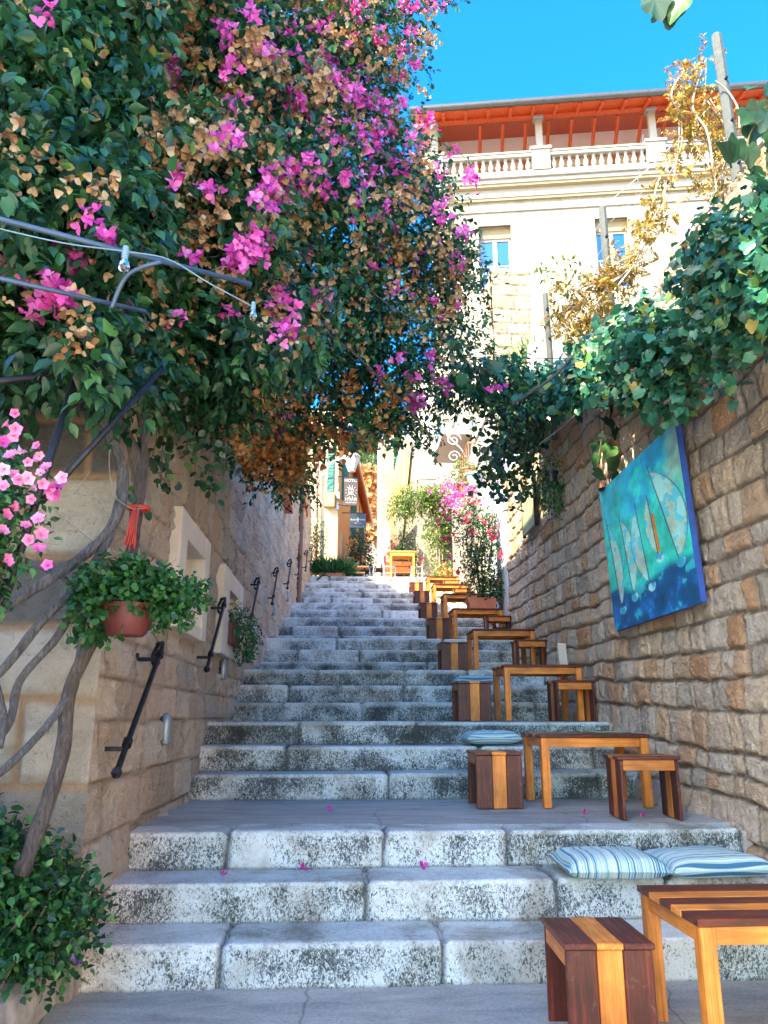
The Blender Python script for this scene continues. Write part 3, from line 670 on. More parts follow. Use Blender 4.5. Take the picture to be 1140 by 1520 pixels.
def make_light():
    t = thing('wall_light', 'w', 'wall light')
    q = MB(); q.lathe([(0, -.11), (.045, -.105), (.05, -.09), (.05, .06), (.04, .10), (.02, .12), (0, .125)], (.02, 0, 0), 16, sx=.9); q.build('shade', 'wall_lamp', t, auto=50)
    q = MB(); q.box(-.03, .0, -.055, .055, -.12, .10, ch=.005); q.build('back_plate', 'iron', t); return t
l0 = make_light(); l0['group'] = 'small grey step lights on the left wall'
ll = ['grey metal step light nearest the bottom, under the largest handrail', 'grey metal step light below the second window', 'third grey step light from the bottom of the stairs', 'fourth grey step light, far up the pink wall', 'fifth and smallest grey step light, before the downpipe']
for i, (y, z) in enumerate([(6.15, 1.30), (8.9, 1.90), (11.45, 2.54), (14.2, 3.29), (17.2, 3.97)]):
    o = l0 if i == 0 else copy_tree(l0)
    o.location = (float(XL(y)) + .03, y, z); o['label'] = ll[i]
# downpipe
q = MB(); q.tube([(-1.14, 20.3, 4.25), (-1.14, 20.3, 8.5)], .075, 14)
dp = thing('downpipe', 'brown vertical downpipe on the pink stone wall', 'drainpipe')
q.build('pipe', 'brown_pipe', dp, auto=40)
for z in (4.9, 6.3, 7.7):
    q = MB(); q.tube([(-1.14, 20.3, z), (-1.14, 20.3, z + .05)], .09, 14); q.box(-1.3, -1.14, 20.28, 20.32, z, z + .04); q.build('clamp', 'brown_pipe', dp)

# ------------------------------------------------------------------ stone kerb planter bottom left
pl = thing('kerb_planter', 'rough stone kerb planter holding green shrubs at the bottom left corner', 'planter')
q = MB(); nseg = 18
vs_, fs_ = [], []
for i in range(nseg + 1):
    y = 1.8 + (4.5 - 1.8) * i / nseg; jx = random.uniform(-.012, .012); jz = random.uniform(-.012, .012)
    x = -1.43
    for (dx, z) in ((0.03, -.05), (.02 + jx, .10), (.0 + jx, .185 + jz), (-.03, .205 + jz), (-.22, .20 + jz), (-.26, .12), (-.26, -.05)): vs_.append((x + dx, y, z))
for i in range(nseg):
    for j in range(6): fs_.append((i * 7 + j, i * 7 + j + 1, i * 7 + 8 + j, i * 7 + 7 + j))
fs_.append(tuple(nseg * 7 + j for j in range(7))); q.add(vs_, fs_); q.build('kerb', 'kerb', pl, auto=35)
q = MB(); q.box(-4, -1.66, 1.8, 4.44, -.05, .13); q.build('soil', 'soil', pl)

# ------------------------------------------------------------------ furniture
def planks(q, x0, x1, y0, y1, z0, z1, axis, pattern, M4=None):
    """boards side by side; axis = direction of the split; pattern = [(share, mat index)]"""
    tot = sum(p[0] for p in pattern); g = .0012; a = (x0, y0, z0)[axis]; L = (x1, y1, z1)[axis] - a
    for sh, mi in pattern:
        b2 = a + L * sh / tot; c = [[x0, x1], [y0, y1], [z0, z1]]; c[axis] = [a + g, b2 - g]
        q.box(*c[0], *c[1], *c[2], mi=mi, ch=.004, M4=M4); a = b2
def make_table(seed=0, hgt=.58):
    t = thing('striped_table', 't', 'table'); W, D = .93, .68
    q = MB(); planks(q, -W / 2, W / 2, -D / 2, D / 2, hgt - .030, hgt, 1, [(1.15, 0), (.8, 1), (.9, 0), (.9, 1), (1.1, 0)]); q.build('table_top', ['darkx', 'litex'], t)
    for sx in (-1, 1):
        for sy in (-1, 1):
            q = MB(); cx = sx * (W / 2 - .045); cy = sy * (D / 2 - .045); q.box(cx - .034, cx + .034, cy - .034, cy + .034, 0, hgt - .031, ch=.004); q.build('leg', 'litez', t)
    for sy in (-1, 1):
        q = MB(); y = sy * (D / 2 - .04); q.box(-W / 2 + .08, W / 2 - .08, y - .012, y + .012, hgt - .105, hgt - .031, ch=.002); q.build('apron', 'litex', t)
    for sx in (-1, 1):
        q = MB(); x = sx * (W / 2 - .04); q.box(x - .012, x + .012, -D / 2 + .08, D / 2 - .08, hgt - .105, hgt - .031, ch=.002); q.build('apron', 'litey', t)
    return t
def make_stool():
    t = thing('striped_stool', 's', 'stool'); L, W, hh = .46, .40, .44
    pat = [(1.15, 0), (1.0, 1), (1.2, 0)]
    q = MB(); planks(q, -L / 2, L / 2, -W / 2, W / 2, hh - .026, hh, 1, pat); q.build('seat', ['darkx', 'litex'], t)
    for sx in (-1, 1):
        x = sx * (L / 2 - .028); q = MB(); planks(q, x - .012, x + .012, -W / 2 + .008, W / 2 - .008, 0, hh - .027, 1, pat)
        q.build('side_panel', ['darkz', 'litez'], t)
    for sy in (-1, 1):
        y = sy * (W / 2 - .022); q = MB(); q.box(-L / 2 + .042, L / 2 - .042, y - .010, y + .010, hh - .10, hh - .027, ch=.002); q.build('apron', 'litex', t)
    return t
T0 = make_table(); T1 = make_table(hgt=.63)
S0 = make_stool()
TG = 'low striped wooden tables down the right side of the steps'; SG = 'small striped wooden stools beside the tables'
tables = [ (1.955, 3.78, 0, 0, 'striped wooden table at the bottom right corner beside blue cushions'),
 (2.12, 6.90, 3, 0, 'low striped table on the first landing with a green menu on it'),
 (2.33, 9.27, 6, 1, 'low striped table on the second landing, pale board and ashtray on it'),
 (2.40, 11.65, 9, 1, 'dark topped wooden table on the third landing, in front of the white door post'),
 (2.50, 14.35, 12, 1, 'dark topped wooden table holding the terracotta planter of red bougainvillea'),
 (2.68, 16.9, 15, 1, 'small looking wooden table just left of and behind the planter table'),
 (2.78, 19.6, 18, 1, 'second farthest striped table, near the top of the steps'),
 (2.93, 22.3, 21, 1, 'farthest striped table of the row, below the orange flower box')]
for i, (x, y, k, tp, lab) in enumerate(tables):
    src = T0 if tp == 0 else T1
    first = (i == 0) or (i == 2)
    o = src if first else copy_tree(src)
    o.location = (x, y, k * RZ + .003); o['label'] = lab; o['group'] = TG; o.rotation_euler = (0, 0, R_([0, 0, .6, -.5, .4, 0, -.4, .3][i]))
lst = [(1.19, 3.88, 0, -2.0, 'large looking striped stool in the foreground at the bottom right'), (1.305, 6.78, 3, 0, 'striped stool on the first landing left of the menu table'),
 (1.52, 9.14, 6, 1, 'striped stool on the second landing at its table left end'), (1.66, 11.6, 9, 0, 'striped stool on the third landing, left of the dark topped table'),
 (1.77, 14.15, 12, 0, 'striped stool left of the table holding the terracotta planter'), (1.90, 16.9, 15, 0, 'reddish striped stool on the fifth landing, third from the top'),
 (2.03, 19.5, 18, 0, 'reddish striped stool on the sixth landing, second from the top'), (2.15, 22.1, 21, 0, 'farthest striped stool, beside the farthest table'),]
rst = [(2.27, 5.98, 3, -4, 'striped stool with splayed looking legs in front of the menu table'), (2.60, 8.82, 6, 1, 'striped stool seen from its open side, before the table with the pale board'),
 (2.72, 11.15, 9, 0, 'open sided stool in front of the third landing table by the wall'), (2.80, 13.75, 12, 0, 'open sided stool tucked below the planter table'),
 (2.96, 16.3, 15, 0, 'open sided stool at the table behind the planter'), (3.0, 19.0, 18, 0, 'open sided stool at the second farthest table'), (3.12, 21.7, 21, 0, 'open sided stool at the farthest table of the row')]
for i, (x, y, k, rz, lab) in enumerate(lst):
    o = S0 if i == 0 else copy_tree(S0)
    o.location = (x, y, k * RZ + .003); o['label'] = lab; o['group'] = SG; o.rotation_euler = (0, 0, R_(90 + rz))
for i, (x, y, k, rz, lab) in enumerate(rst):
    o = copy_tree(S0); o.location = (x, y, k * RZ + .003); o['label'] = lab; o['group'] = SG; o.rotation_euler = (0, 0, R_(rz))

# cushions
def cushionmat(name, axis):
    m, nt, p, o = newmat(name); g = N(nt); tc = g.n('ShaderNodeTexCoord'); sp = g.n('ShaderNodeSeparateXYZ'); g.link(tc.outputs['Object'], sp.inputs[0])
    a = sp.outputs[axis]; wv = g.n('ShaderNodeTexNoise', noise_dimensions='1D'); wv.inputs['Scale'].default_value = 62; wv.inputs['Detail'].default_value = 1.2
    g.link(a, wv.inputs['W'])
    c = g.ramp(wv.outputs['Fac'], [(.0, (.03, .14, .24)), (.36, (.05, .26, .42)), (.42, (.34, .52, .55)), (.5, (.62, .68, .62)), (.55, (.12, .42, .55)), (.60, (.30, .34, .14)), (.64, (.50, .62, .62)), (.70, (.04, .18, .33))], 'CONSTANT')
    g.link(c, p.inputs['Base Color']); p.inputs['Roughness'].default_value = .85; g.bump(g.noise(260, 2, .5), .25, .003, p); return m
M['cushx'] = cushionmat('blue_striped_fabric_x', 'X'); M['cushy'] = cushionmat('blue_striped_fabric_y', 'Y')
def cushion(x, y, z, w, d, h, rz, mat, lab, seed):
    t = thing('seat_cushion', lab, 'cushion', (x, y, z), R_(rz), 'blue striped cushions on the steps')
    n = 34; s = np.linspace(-1, 1, n); A, B = np.meshgrid(s, s)
    prof = (np.clip(1 - np.abs(A) ** 4.5, 0, 1) * np.clip(1 - np.abs(B) ** 4.5, 0, 1)) ** .42
    pin = 1 - .05 * (1 - np.abs(B) ** 2) * (np.abs(A) > .0); px_ = A * w / 2 * (1 - .045 * (1 - B ** 2)); py_ = B * d / 2 * (1 - .045 * (1 - A ** 2))
    wr = fbm((A + 2) * 2.2, (B + 2) * 2.2, seed, 3) * .02
    top = h * .42 + prof * (h * .58 + wr * 1.2); bot = h * .42 - prof * h * .42
    V = np.concatenate([np.stack([px_, py_, top], -1).reshape(-1, 3), np.stack([px_, py_, bot], -1).reshape(-1, 3)])
    F = gridfaces(n, n); npmesh('cover', V, np.concatenate([F, F[:, ::-1] + n * n]), mat, t, smooth=True)
    q = MB(); e = [(px_[0, i], py_[0, i]) for i in range(n)] + [(px_[i, -1], py_[i, -1]) for i in range(1, n)] + [(px_[-1, i], py_[-1, i]) for i in range(n - 2, -1, -1)] + [(px_[i, 0], py_[i, 0]) for i in range(n - 2, -1, -1)]
    q.tube([(a, b2, h * .42) for a, b2 in e], .006, 6, cap=False); q.build('piping', mat, t, smooth=True)
    return t
zz = 2 * RZ + .012
cushion(1.66, 5.06, zz, .60, .54, .14, -3, 'cushx', 'blue striped cushion at the bottom with stripes running front to back', 3)
cushion(2.27, 5.08, zz, .66, .54, .13, 5, 'cushy', 'blue striped cushion behind the bottom table with stripes running sideways', 5)
cushion(1.50, 7.93, 5 * RZ + .012, .54, .42, .13, 2, 'cushy', 'puffy blue cushion behind the first landing stool', 7)
cushion(2.20, 7.97, 5 * RZ + .012, .60, .42, .11, 0, 'cushy', 'flat blue cushion behind the menu table', 9)
cushion(1.80, 10.56, 8 * RZ + .012, .55, .40, .12, 0, 'cushy', 'pale blue cushion behind the second landing table', 11)
cushion(2.05, 13.12, 11 * RZ + .012, .50, .40, .12, 0, 'cushy', 'small pale cushion behind the third landing table', 13)
cushion(2.05, 15.7, 14 * RZ + .012, .50, .40, .12, 0, 'cushy', 'farthest pale cushion, below the fourth landing table legs', 15)

# table things
t = thing('menu', 'green menu lying on the first landing table', 'menu', (2.33, 6.88, 3 * RZ + .584), R_(4))
q = MB(); q.box(-.17, .17, -.13, .13, 0, .012, ch=.003); q.build('cover', 'menu_green', t)
q = MB(); q.box(-.165, .172, -.125, .125, .0125, .0145); q.build('page', 'green_panel', t)
t = thing('leaning_board', 'pale rectangular board standing against the wall behind the second landing table', 'board', (2.74, 9.50, 6 * RZ + .634), R_(10))
q = MB(); q.box(-.055, .055, -.012, .012, 0, .30, ch=.004, M4=Matrix.Rotation(R_(-7), 4, 'X')); q.build('board', 'board', t)
t = thing('ashtray', 'small amber ashtray on the second landing table', 'ashtray', (2.62, 9.35, 6 * RZ + .634))
q = MB(); q.lathe([(0, .006), (.045, .006), (.055, .028), (.062, .028), (.055, 0), (0, 0)], n=18); q.build('bowl', 'orange_shutter', t, auto=40)
t = thing('leaning_menu', 'narrow grey brown menu board propped beside the red bougainvillea planter', 'menu board', (3.02, 14.45, 12 * RZ + .634), R_(70))
q = MB(); q.box(-.09, .09, -.012, .012, 0, .36, ch=.003, M4=Matrix.Rotation(R_(-10), 4, 'X')); q.build('board', 'board', t)

# ------------------------------------------------------------------ the sailing painting
def painting():
    A = at(1005, 625, X=2.70); 
    yn, yf_, zb, zt = 5.60, 7.62, 2.22, 3.67
    t = thing('boat_painting', 'blue green painting of white sailing boats hung on the rubble wall', 'painting', (2.70, (yn + yf_) / 2, (zb + zt) / 2))
    # width reads as 2.0 m along the wall; local y runs along the wall, far edge = left edge of the picture
    W = yf_ - yn; Hh = zt - zb; q = MB(); q.box(-.0, .05, -W / 2, W / 2, -Hh / 2, Hh / 2, ch=.006); q.build('canvas_edge', 'blue_edge', t)
    nu, nv = 300, 220; U, V = np.meshgrid(np.linspace(0, 1, nu), np.linspace(0, 1, nv))   # U: 0 far(left) -> 1 near(right)
    n1 = fbm(U * 5, V * 7, 1, 5); n2 = fbm(U * 14, V * 14, 5, 4); n3 = fbm(U * 6 + V * 4, V * 9 - U * 4, 9, 4)
    c = lambda *a: np.array(a, float)
    def mixc(C, col, a): return C * (1 - a[..., None]) + col * a[..., None]
    C = np.zeros((nv, nu, 3)) + c(.02, .50, .44)
    C = mixc(C, c(.02, .34, .58), sstep(V + n1 * .5, .62, .85) * sstep(U, .15, .5)); C = mixc(C, c(.12, .38, .52), sstep(V + n1 * .3 - U * .5, .55, .8) * .8)
    C = mixc(C, c(.10, .56, .52), sstep(n3, .02, .2) * .7); C = mixc(C, c(.36, .52, .42), sstep(U + n1 * .4, .72, .98) * sstep(V, .5, .8) * .7)
    wl = .27 + .10 * np.sin(U * 9 + 1) * .4 + n1 * .1
    C = mixc(C, c(.012, .09, .20), sstep(wl - V, -.02, .05)); C = mixc(C, c(.01, .14, .36), sstep(wl - V, .03, .2) * sstep(n2, -.05, .15)); C = mixc(C, c(.03, .33, .36), sstep(n2 + n3, .18, .3) * sstep(.36 - V, 0, .1) * .8)
    # sails: (mast foot u, v, mast top u, v, belly width, side)
    for (u0, v0, u1, v1, w, sd) in [(.13, .15, .06, .72, .12, 1), (.31, .20, .25, .69, .13, 1), (.53, .22, .47, .69, -.14, 1), (.66, .36, .62, .70, -.09, 1), (.86, .28, .68, .84, .22, 1)]:
        tpar = (V - v0) / (v1 - v0); mu = u0 + (u1 - u0) * tpar; bel = w * np.sin(np.clip(tpar, 0, 1) * math.pi) ** .65
        d = (U - mu) / np.where(np.abs(bel) < 1e-4, 1e-4, bel); m_ = (tpar > .03) & (tpar < 1) & (d > 0.0) & (d < 1)
        col = np.where((n2 > .02)[..., None], c(.16, .48, .60), c(.46, .60, .54)); col = np.where((n3 > .06)[..., None], c(.36, .66, .68), col)
        C = np.where(m_[..., None], C * .15 + col * .85, C)
        ed = m_ & ((d > .93) | (d < .04)); C = np.where(ed[..., None], c(.10, .20, .25), C)
        ms = (np.abs(U - mu) < .0055) & (tpar > -.02) & (tpar < 1.1); C = np.where(ms[..., None], c(.08, .11, .14), C)
        hx = (U - u0 - .02) / .045; hy = (V - (v0 - .03)) / .032; hm = (hx ** 2 + hy ** 2 < 1) & (hy < .6); C = np.where(hm[..., None], np.where((n2 > 0)[..., None], c(.30, .58, .66), c(.10, .36, .52)), C)
    ro = (np.abs(U - .675 + (V - .4) * .1) < .012) & (V > .36) & (V < .60); C = np.where(ro[..., None], c(.65, .22, .07), C)
    V3 = np.stack([np.full(U.shape, -.004) - .002 * n2 - .003 * np.abs(n3), W / 2 - U * W, (V - .5) * Hh], -1)
    C = np.clip(C * (1 + .9 * n2 + .5 * n3)[..., None], 0, 1); lum_ = C.mean(-1, keepdims=True); C = np.clip((lum_ + (C - lum_) * 1.35) * 1.35, 0, .95)
    npmesh('painted_canvas', V3.reshape(-1, 3), gridfaces(nu, nv)[:, ::-1], 'canvas', t, smooth=True, color=np.clip(C, 0, 1).reshape(-1, 3))
    q = MB(); q.tube([(.03, .3, Hh / 2), (.035, .14, Hh / 2 + .30)], .003, 5); q.tube([(.03, -.25, Hh / 2), (.035, .14, Hh / 2 + .30)], .003, 5); q.build('hanging_wire', 'wire', t)
    t.rotation_euler = (R_(0), R_(-2.2), -math.atan(.03)); t.location.x = float(XR(6.6)) - .13
M['blue_edge'] = plain('cobalt_canvas_edge', (.015, .07, .34), .5, var=.3)
m_, nt_, p_, o_ = newmat('oil_paint'); g_ = N(nt_); ca_ = g_.n('ShaderNodeVertexColor', layer_name='col'); g_.link(ca_.outputs['Color'], p_.inputs['Base Color']); p_.inputs['Roughness'].default_value = .55; p_.inputs['Specular IOR Level'].default_value = .25
g_.bump(g_.noise(60, 4, .7), .3, .004, p_); M['canvas'] = m_
painting()

# framed green panel + hanging pot further along
t = thing('green_board', 'faded green wooden board hung near the far end of the rubble wall', 'board', (float(XR(11.4)) - .08, 11.4, 4.56), -math.atan(.03))
q = MB(); q.box(-.02, .02, -.42, .42, -.40, .42, ch=.006); q.build('panel', 'green_panel', t)
for a_ in (-.45, .42):
    q = MB(); q.box(-.024, .03, a_, a_ + .03, -.42, .44); q.build('batten', 'iron', t)
def pot(name, lab, cat, loc, r0, r1, h, mat, group=None, n=24, sx=1):
    t = thing(name, lab, cat, loc, 0, group)
    q = MB(); q.lathe([(0, 0), (r0, 0), (r0 + (r1 - r0) * .55, h * .55), (r1 * .98, h * .84), (r1 * 1.07, h * .85), (r1 * 1.08, h), (r1 * .97, h), (r1 * .93, h * .88), (0, h * .86)], n=n, sx=sx); q.build('pot', mat, t, auto=35)
    q = MB(); q.lathe([(0, h * .875), (r1 * .92, h * .87)], n=n, sx=sx); q.build('soil', 'soil', t)
    return t
def foliage(t, c, r, ntw, mat, size, k=6, shape=LEAF, step=.03, shell=.3, droop=.2, name='foliage', wid=1.0, up=.35):
    P, d = ballpts(c, r, ntw, shell); D = d * np.array([1, 1, .8]) + np.array([0, 0, up])
    P2, D2, N2 = sprig(P, D, k, step, droop); return leafmesh(name, mat, t, P2, D2, N2, rng.uniform(.65, 1.15, len(P2)) * size, shape, wid)
def flowers(name, mat, t, P, size, petals=3, per=6, spread=.05, up=(0, -.5, .5), shape=PETAL, flat=.5, wid=1.0):
    """clusters of small flowers at points P"""
    C = np.repeat(P, per, 0) + rng.normal(size=(len(P) * per, 3)) * spread
    ax = unit(rng.normal(size=C.shape) * .7 + np.array(up)); a = unit(np.cross(ax, rng.normal(size=C.shape))); b2 = np.cross(ax, a)
    ps, ds, ns = [], [], []
    for i in range(petals):
        an = 2 * math.pi * i / petals; rad = a * math.cos(an) + b2 * math.sin(an)
        ps.append(C); ds.append(unit(rad + ax * flat)); ns.append(ax)
    s = np.tile(rng.uniform(.75, 1.2, len(C)) * size, petals); rn = np.tile(rng.random(len(C)), petals)
    return leafmesh(name, mat, t, np.concatenate(ps), np.concatenate(ds), np.concatenate(ns), s, shape, wid, np.clip(rn + rng.normal(size=len(rn)) * .1, 0, 1))
def stems(t, pts_list, r, mat='stem', name='stem'):
    q = MB()
    for p in pts_list: q.tube(p, r, 5)
    return q.build(name, mat, t, smooth=True)

hp = pot('hanging_pot', 'small black pot with trailing plant hung on the rubble wall beside the ivy', 'potted plant', (float(XR(9.6)) - .16, 9.6, 4.38), .065, .09, .15, 'black_pot')
foliage(hp, (0, 0, .2), (.13, .13, .10), 60, 'sunleaf', .05, 5)
foliage(hp, (0, 0, -.08), (.15, .15, .30), 90, 'potleaf', .05, 6, droop=.8, up=-.8, name='trailing_foliage')

# wind chime / hanging lamp thing on the wall
c = at(890, 690, X=2.66)
t = thing('bamboo_wind_chime', 'rusty framed bamboo wind chime hanging by the painting under dark leaves', 'wind chime', (float(XR(c.y)) - .14, c.y, c.z))
q = MB(); q.box(-.02, .02, .10, .125, -.25, .27, ch=.003); q.build('upright', 'rust', t)
q = MB(); q.box(-.02, .02, -.10, .12, .17, .20, ch=.003); q.build('crossbar', 'iron', t)
for i, (y, l) in enumerate([(-.07, .30), (-.03, .36), (.01, .33), (.05, .38)]):
    q = MB(); q.tube([(.0, y, .16), (0, y, .16 - l)], .014, 8); q.build('bamboo_tube', 'bamboo', t)
q = MB(); q.lathe([(0, -.28), (.07, -.275), (.075, -.26), (.03, -.24), (0, -.235)], n=16); q.tube([(0, 0, -.24), (0, 0, .17)], .004, 5); q.build('striker', 'iron', t)

# ------------------------------------------------------------------ bougainvillea
bg_ = thing('bougainvillea', 'huge bougainvillea with magenta and dried tan bracts hanging over the stairs from twisted grey trunks', 'climbing plant', (-1.5, 4.2, 0))
def W2(o, pts): return [Vector(p) - Vector(o.location) for p in pts]
off = Vector(bg_.location)
def trunk(pixels, mat='bark', name='trunk', wob=.06):
    pts = [at(px, py, Y=Y) - off for px, py, Y, r in pixels]; rr = [r * .74 for *_, r in pixels]
    sp = smooth_path(pts, 7); R = np.interp(np.linspace(0, len(rr) - 1, len(sp)), range(len(rr)), rr)
    R = R * (1 + .22 * fbm(np.arange(len(R)) * .55, np.full(len(R), len(pixels) + pixels[0][0] * .37), 91, 3) * 2)
    q = MB(); q.tube(sp, [float(x) for x in R], 14, wob=wob); return q.build(name, mat, bg_, smooth=True)
trunk([(30, 1300, 3.9, .050), (62, 1215, 3.95, .050), (92, 1120, 4.0, .046), (105, 1020, 4.05, .044), (150, 930, 4.1, .042), (190, 840, 4.2, .040), (200, 780, 4.3, .044), (206, 720, 4.35, .052), (195, 660, 4.35, .048), (160, 600, 4.3, .042), (120, 540, 4.1, .036)], 'bark_brown')
trunk([(-60, 960, 3.7, .040), (0, 908, 3.8, .038), (60, 868, 3.9, .036), (130, 820, 4.0, .036), (172, 770, 4.05, .036), (184, 715, 4.1, .036), (172, 665, 4.1, .034), (135, 605, 4.0, .030), (70, 560, 3.8, .026)])
trunk([(-60, 1040, 3.7, .032), (0, 998, 3.8, .030), (60, 925, 3.9, .030), (120, 865, 4.0, .028), (160, 800, 4.05, .032), (178, 745, 4.12, .034)], name='branch')
trunk([(-60, 1150, 3.7, .028), (10, 1080, 3.8, .027), (30, 1010, 3.85, .026), (85, 945, 3.95, .026), (120, 880, 4.02, .024), (150, 820, 4.08, .024)], name='branch')
trunk([(-40, 1180, 3.75, .026), (30, 1120, 3.85, .026), (90, 1050, 4.0, .026), (115, 985, 4.08, .024), (128, 900, 4.12, .022), (150, 840, 4.15, .018)], name='branch')
trunk([(0, 1110, 3.7, .022), (5, 1060, 3.75, .022), (-10, 1000, 3.75, .02)], name='branch')
trunk([(40, 833, 4.1, .020), (90, 855, 4.05, .020), (110, 875, 4.0, .020)], name='branch')
trunk([(208, 740, 4.36, .030), (215, 670, 4.38, .028), (205, 600, 4.36, .024), (200, 540, 4.2, .02)], 'bark_brown', 'branch')
trunk([(213, 680, 4.38, .020), (222, 630, 4.38, .018), (232, 580, 4.34, .016)], 'bark_brown', 'branch')
trunk([(10, 110, 3.6, .020), (40, 70, 3.6, .016), (80, 40, 3.6, .012)], 'bark_brown', 'branch')
for pts in ([(430, 460, 5.2, .012), (520, 520, 5.8, .011), (600, 600, 6.4, .009), (640, 650, 6.5, .006)], [(360, 150, 5, .010), (400, 230, 5, .009), (395, 330, 4.9, .008)],
            [(470, 350, 5.3, .012), (560, 440, 5.9, .010), (680, 520, 6.5, .007), (730, 600, 6.9, .004)], [(300, 560, 5, .012), (380, 500, 4.9, .010), (470, 430, 5, .008)]):
    trunk(pts, 'bark_brown', 'branch')

MAIN = [(-60, -60), (668, -60), (662, 15), (625, 45), (632, 95), (600, 118), (582, 150), (588, 185), (622, 175), (640, 225), (655, 300), (688, 345), (705, 400), (722, 455), (712, 480), (690, 520), (655, 560), (640, 600), (632, 645), (600, 650), (560, 640), (500, 650), (462, 650), (455, 720), (440, 742), (405, 738), (365, 700), (335, 650), (230, 606), (170, 590), (100, 560), (-60, 590)]
YC = [(0, 600, 3.6), (100, 520, 3.4), (0, 300, 3.2), (150, 300, 3.5), (100, 50, 3.7), (0, 0, 3.5), (300, 100, 4.8), (300, 300, 4.2), (400, 480, 4.4), (500, 300, 5.2), (600, 100, 6), (620, 250, 6), (700, 420, 6.5), (600, 500, 6.5), (500, 600, 7), (400, 700, 7.6), (300, 590, 5.2), (640, 640, 7.2), (200, 560, 4.0)]
def canopy_points(poly, n, thick, lo=0):
    pp = polypts(poly, n); Yb = idw(pp[:, 0], pp[:, 1], YC)
    d = rng.random(n) ** 1.3 * thick + lo
    lump = vnoise(pp[:, 0] / 42, pp[:, 1] / 42, 5) + vnoise(pp[:, 0] / 18, pp[:, 1] / 18, 9) * .5
    Yb = Yb + (lump - .75) * .85 + d
    P = atn(pp[:, 0], pp[:, 1], Yb)
    P[:, 1] = np.where((P[:, 0] < -1.33) & (P[:, 1] > 4.28), 4.28 - rng.random(len(P)) * .12, P[:, 1])
    P[:, 0] = np.where((P[:, 1] > 4.3) & (P[:, 0] < -1.25), -1.25 + rng.random(len(P)) * .12, P[:, 0])
    return P - np.array(off), pp
def gapmask(pp, P):
    """open, airy right flank; dense left"""
    dens = 1 - sstep(pp[:, 0], 470, 650) * .36
    nz = vnoise(pp[:, 0] / 26 + 3, pp[:, 1] / 26, 15) * .6 + vnoise(pp[:, 0] / 11, pp[:, 1] / 11, 17) * .4
    gap = np.exp(-(((pp[:, 0] - 585) / 22) ** 2 + ((pp[:, 1] - 590) / 16) ** 2)) + np.exp(-(((pp[:, 0] - 586) / 9) ** 2 + ((pp[:, 1] - 445) / 24) ** 2))
    return (nz < dens * .62 + .12) & (gap < .45)
P, pp = canopy_points(MAIN, 9800, 1.15); k_ = gapmask(pp, P); P = P[k_]; pp = pp[k_]
D = rng.normal(size=P.shape) * .6 + np.array([.25, -.55, .15])
P2, D2, N2 = sprig(P, D, 9, .038, .35, .75)
q = MB(); _tw = rng.choice(len(P), 420, replace=False)
for i_ in _tw:
    a_ = Vector(P[i_]); d_ = Vector(rng.normal(size=3) * .5 + np.array([.2, -.4, -.3])).normalized(); L_ = random.uniform(.25, .6)
    q.tube([a_ - d_ * L_ * .6 + Vector((0, .12, .05)), a_, a_ + d_ * L_ * .5 - Vector((0, 0, L_ * .25))], [.005, .004, .002], 4)
q.build('twig', 'bark_brown', bg_)
_tone = np.clip(np.tile(vnoise(pp[:, 0] / 22, pp[:, 1] / 22, 71), 9) * .75 + rng.random(len(P2)) * .5 - .12, 0, 1)
leafmesh('foliage', 'leaf', bg_, P2, D2, N2, rng.uniform(.042, .076, len(P2)) * np.clip(1.5 - (P2[:, 1] + 4.2 - 3.2) * .16, .95, 1.45), wid=1.05, rnd=_tone)
# second, smaller leaved layer on the shaded inner side
P, pp = canopy_points([(560, 200), (640, 270), (690, 360), (700, 430), (665, 520), (625, 560), (620, 640), (540, 640), (500, 450)], 1100, .9, .2)
k_ = np.exp(-(((pp[:, 0] - 585) / 16) ** 2 + ((pp[:, 1] - 590) / 12) ** 2)) + np.exp(-(((pp[:, 0] - 586) / 8) ** 2 + ((pp[:, 1] - 445) / 18) ** 2)) < .5; P = P[k_]
P2, D2, N2 = sprig(P, rng.normal(size=P.shape) * .7 + np.array([.2, -.3, -.1]), 8, .04, .3); leafmesh('flank_foliage', 'leaf', bg_, P2, D2, N2, rng.uniform(.045, .075, len(P2)), wid=1.05)
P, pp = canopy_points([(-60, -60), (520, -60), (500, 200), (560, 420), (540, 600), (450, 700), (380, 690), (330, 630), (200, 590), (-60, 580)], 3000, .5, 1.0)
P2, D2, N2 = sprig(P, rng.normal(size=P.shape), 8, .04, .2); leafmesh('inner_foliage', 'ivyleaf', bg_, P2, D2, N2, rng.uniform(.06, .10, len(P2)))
# dried bracts
TANP = [(190, -40), (640, -40), (640, 60), (580, 150), (640, 250), (690, 380), (710, 450), (660, 540), (560, 520), (420, 500), (330, 430), (230, 300), (200, 120)]
P, pp = canopy_points(TANP, 1000, .25, -.12); nz = vnoise(pp[:, 0] / 34, pp[:, 1] / 34, 33); P = P[(nz > .42) & gapmask(pp, P)]
flowers('dried_bracts', 'tan', bg_, P, .044, 3, 8, .05, (0, -.3, -.7), flat=1.0)
P, pp = canopy_points([(-60, -40), (640, -40), (690, 380), (640, 560), (400, 620), (200, 540), (-60, 460)], 210, .2, -.25)
flowers('scattered_dried_bracts', 'tan', bg_, P, .036, 3, 6, .04, (0, -.4, -.6), flat=.9)
P, pp = canopy_points([(340, 640), (452, 650), (450, 700), (420, 728), (370, 700)], 85, .3, -.1)
flowers('rusty_bracts', 'rustbract', bg_, P, .055, 3, 8, .06, (0, -.3, -.6), flat=.9)
P, pp = canopy_points([(350, 560), (600, 560), (600, 640), (440, 700), (380, 640)], 70, .3, -.1)
flowers('rusty_bracts', 'rustbract', bg_, P, .05, 3, 6, .05, (0, -.3, -.6), flat=.9)
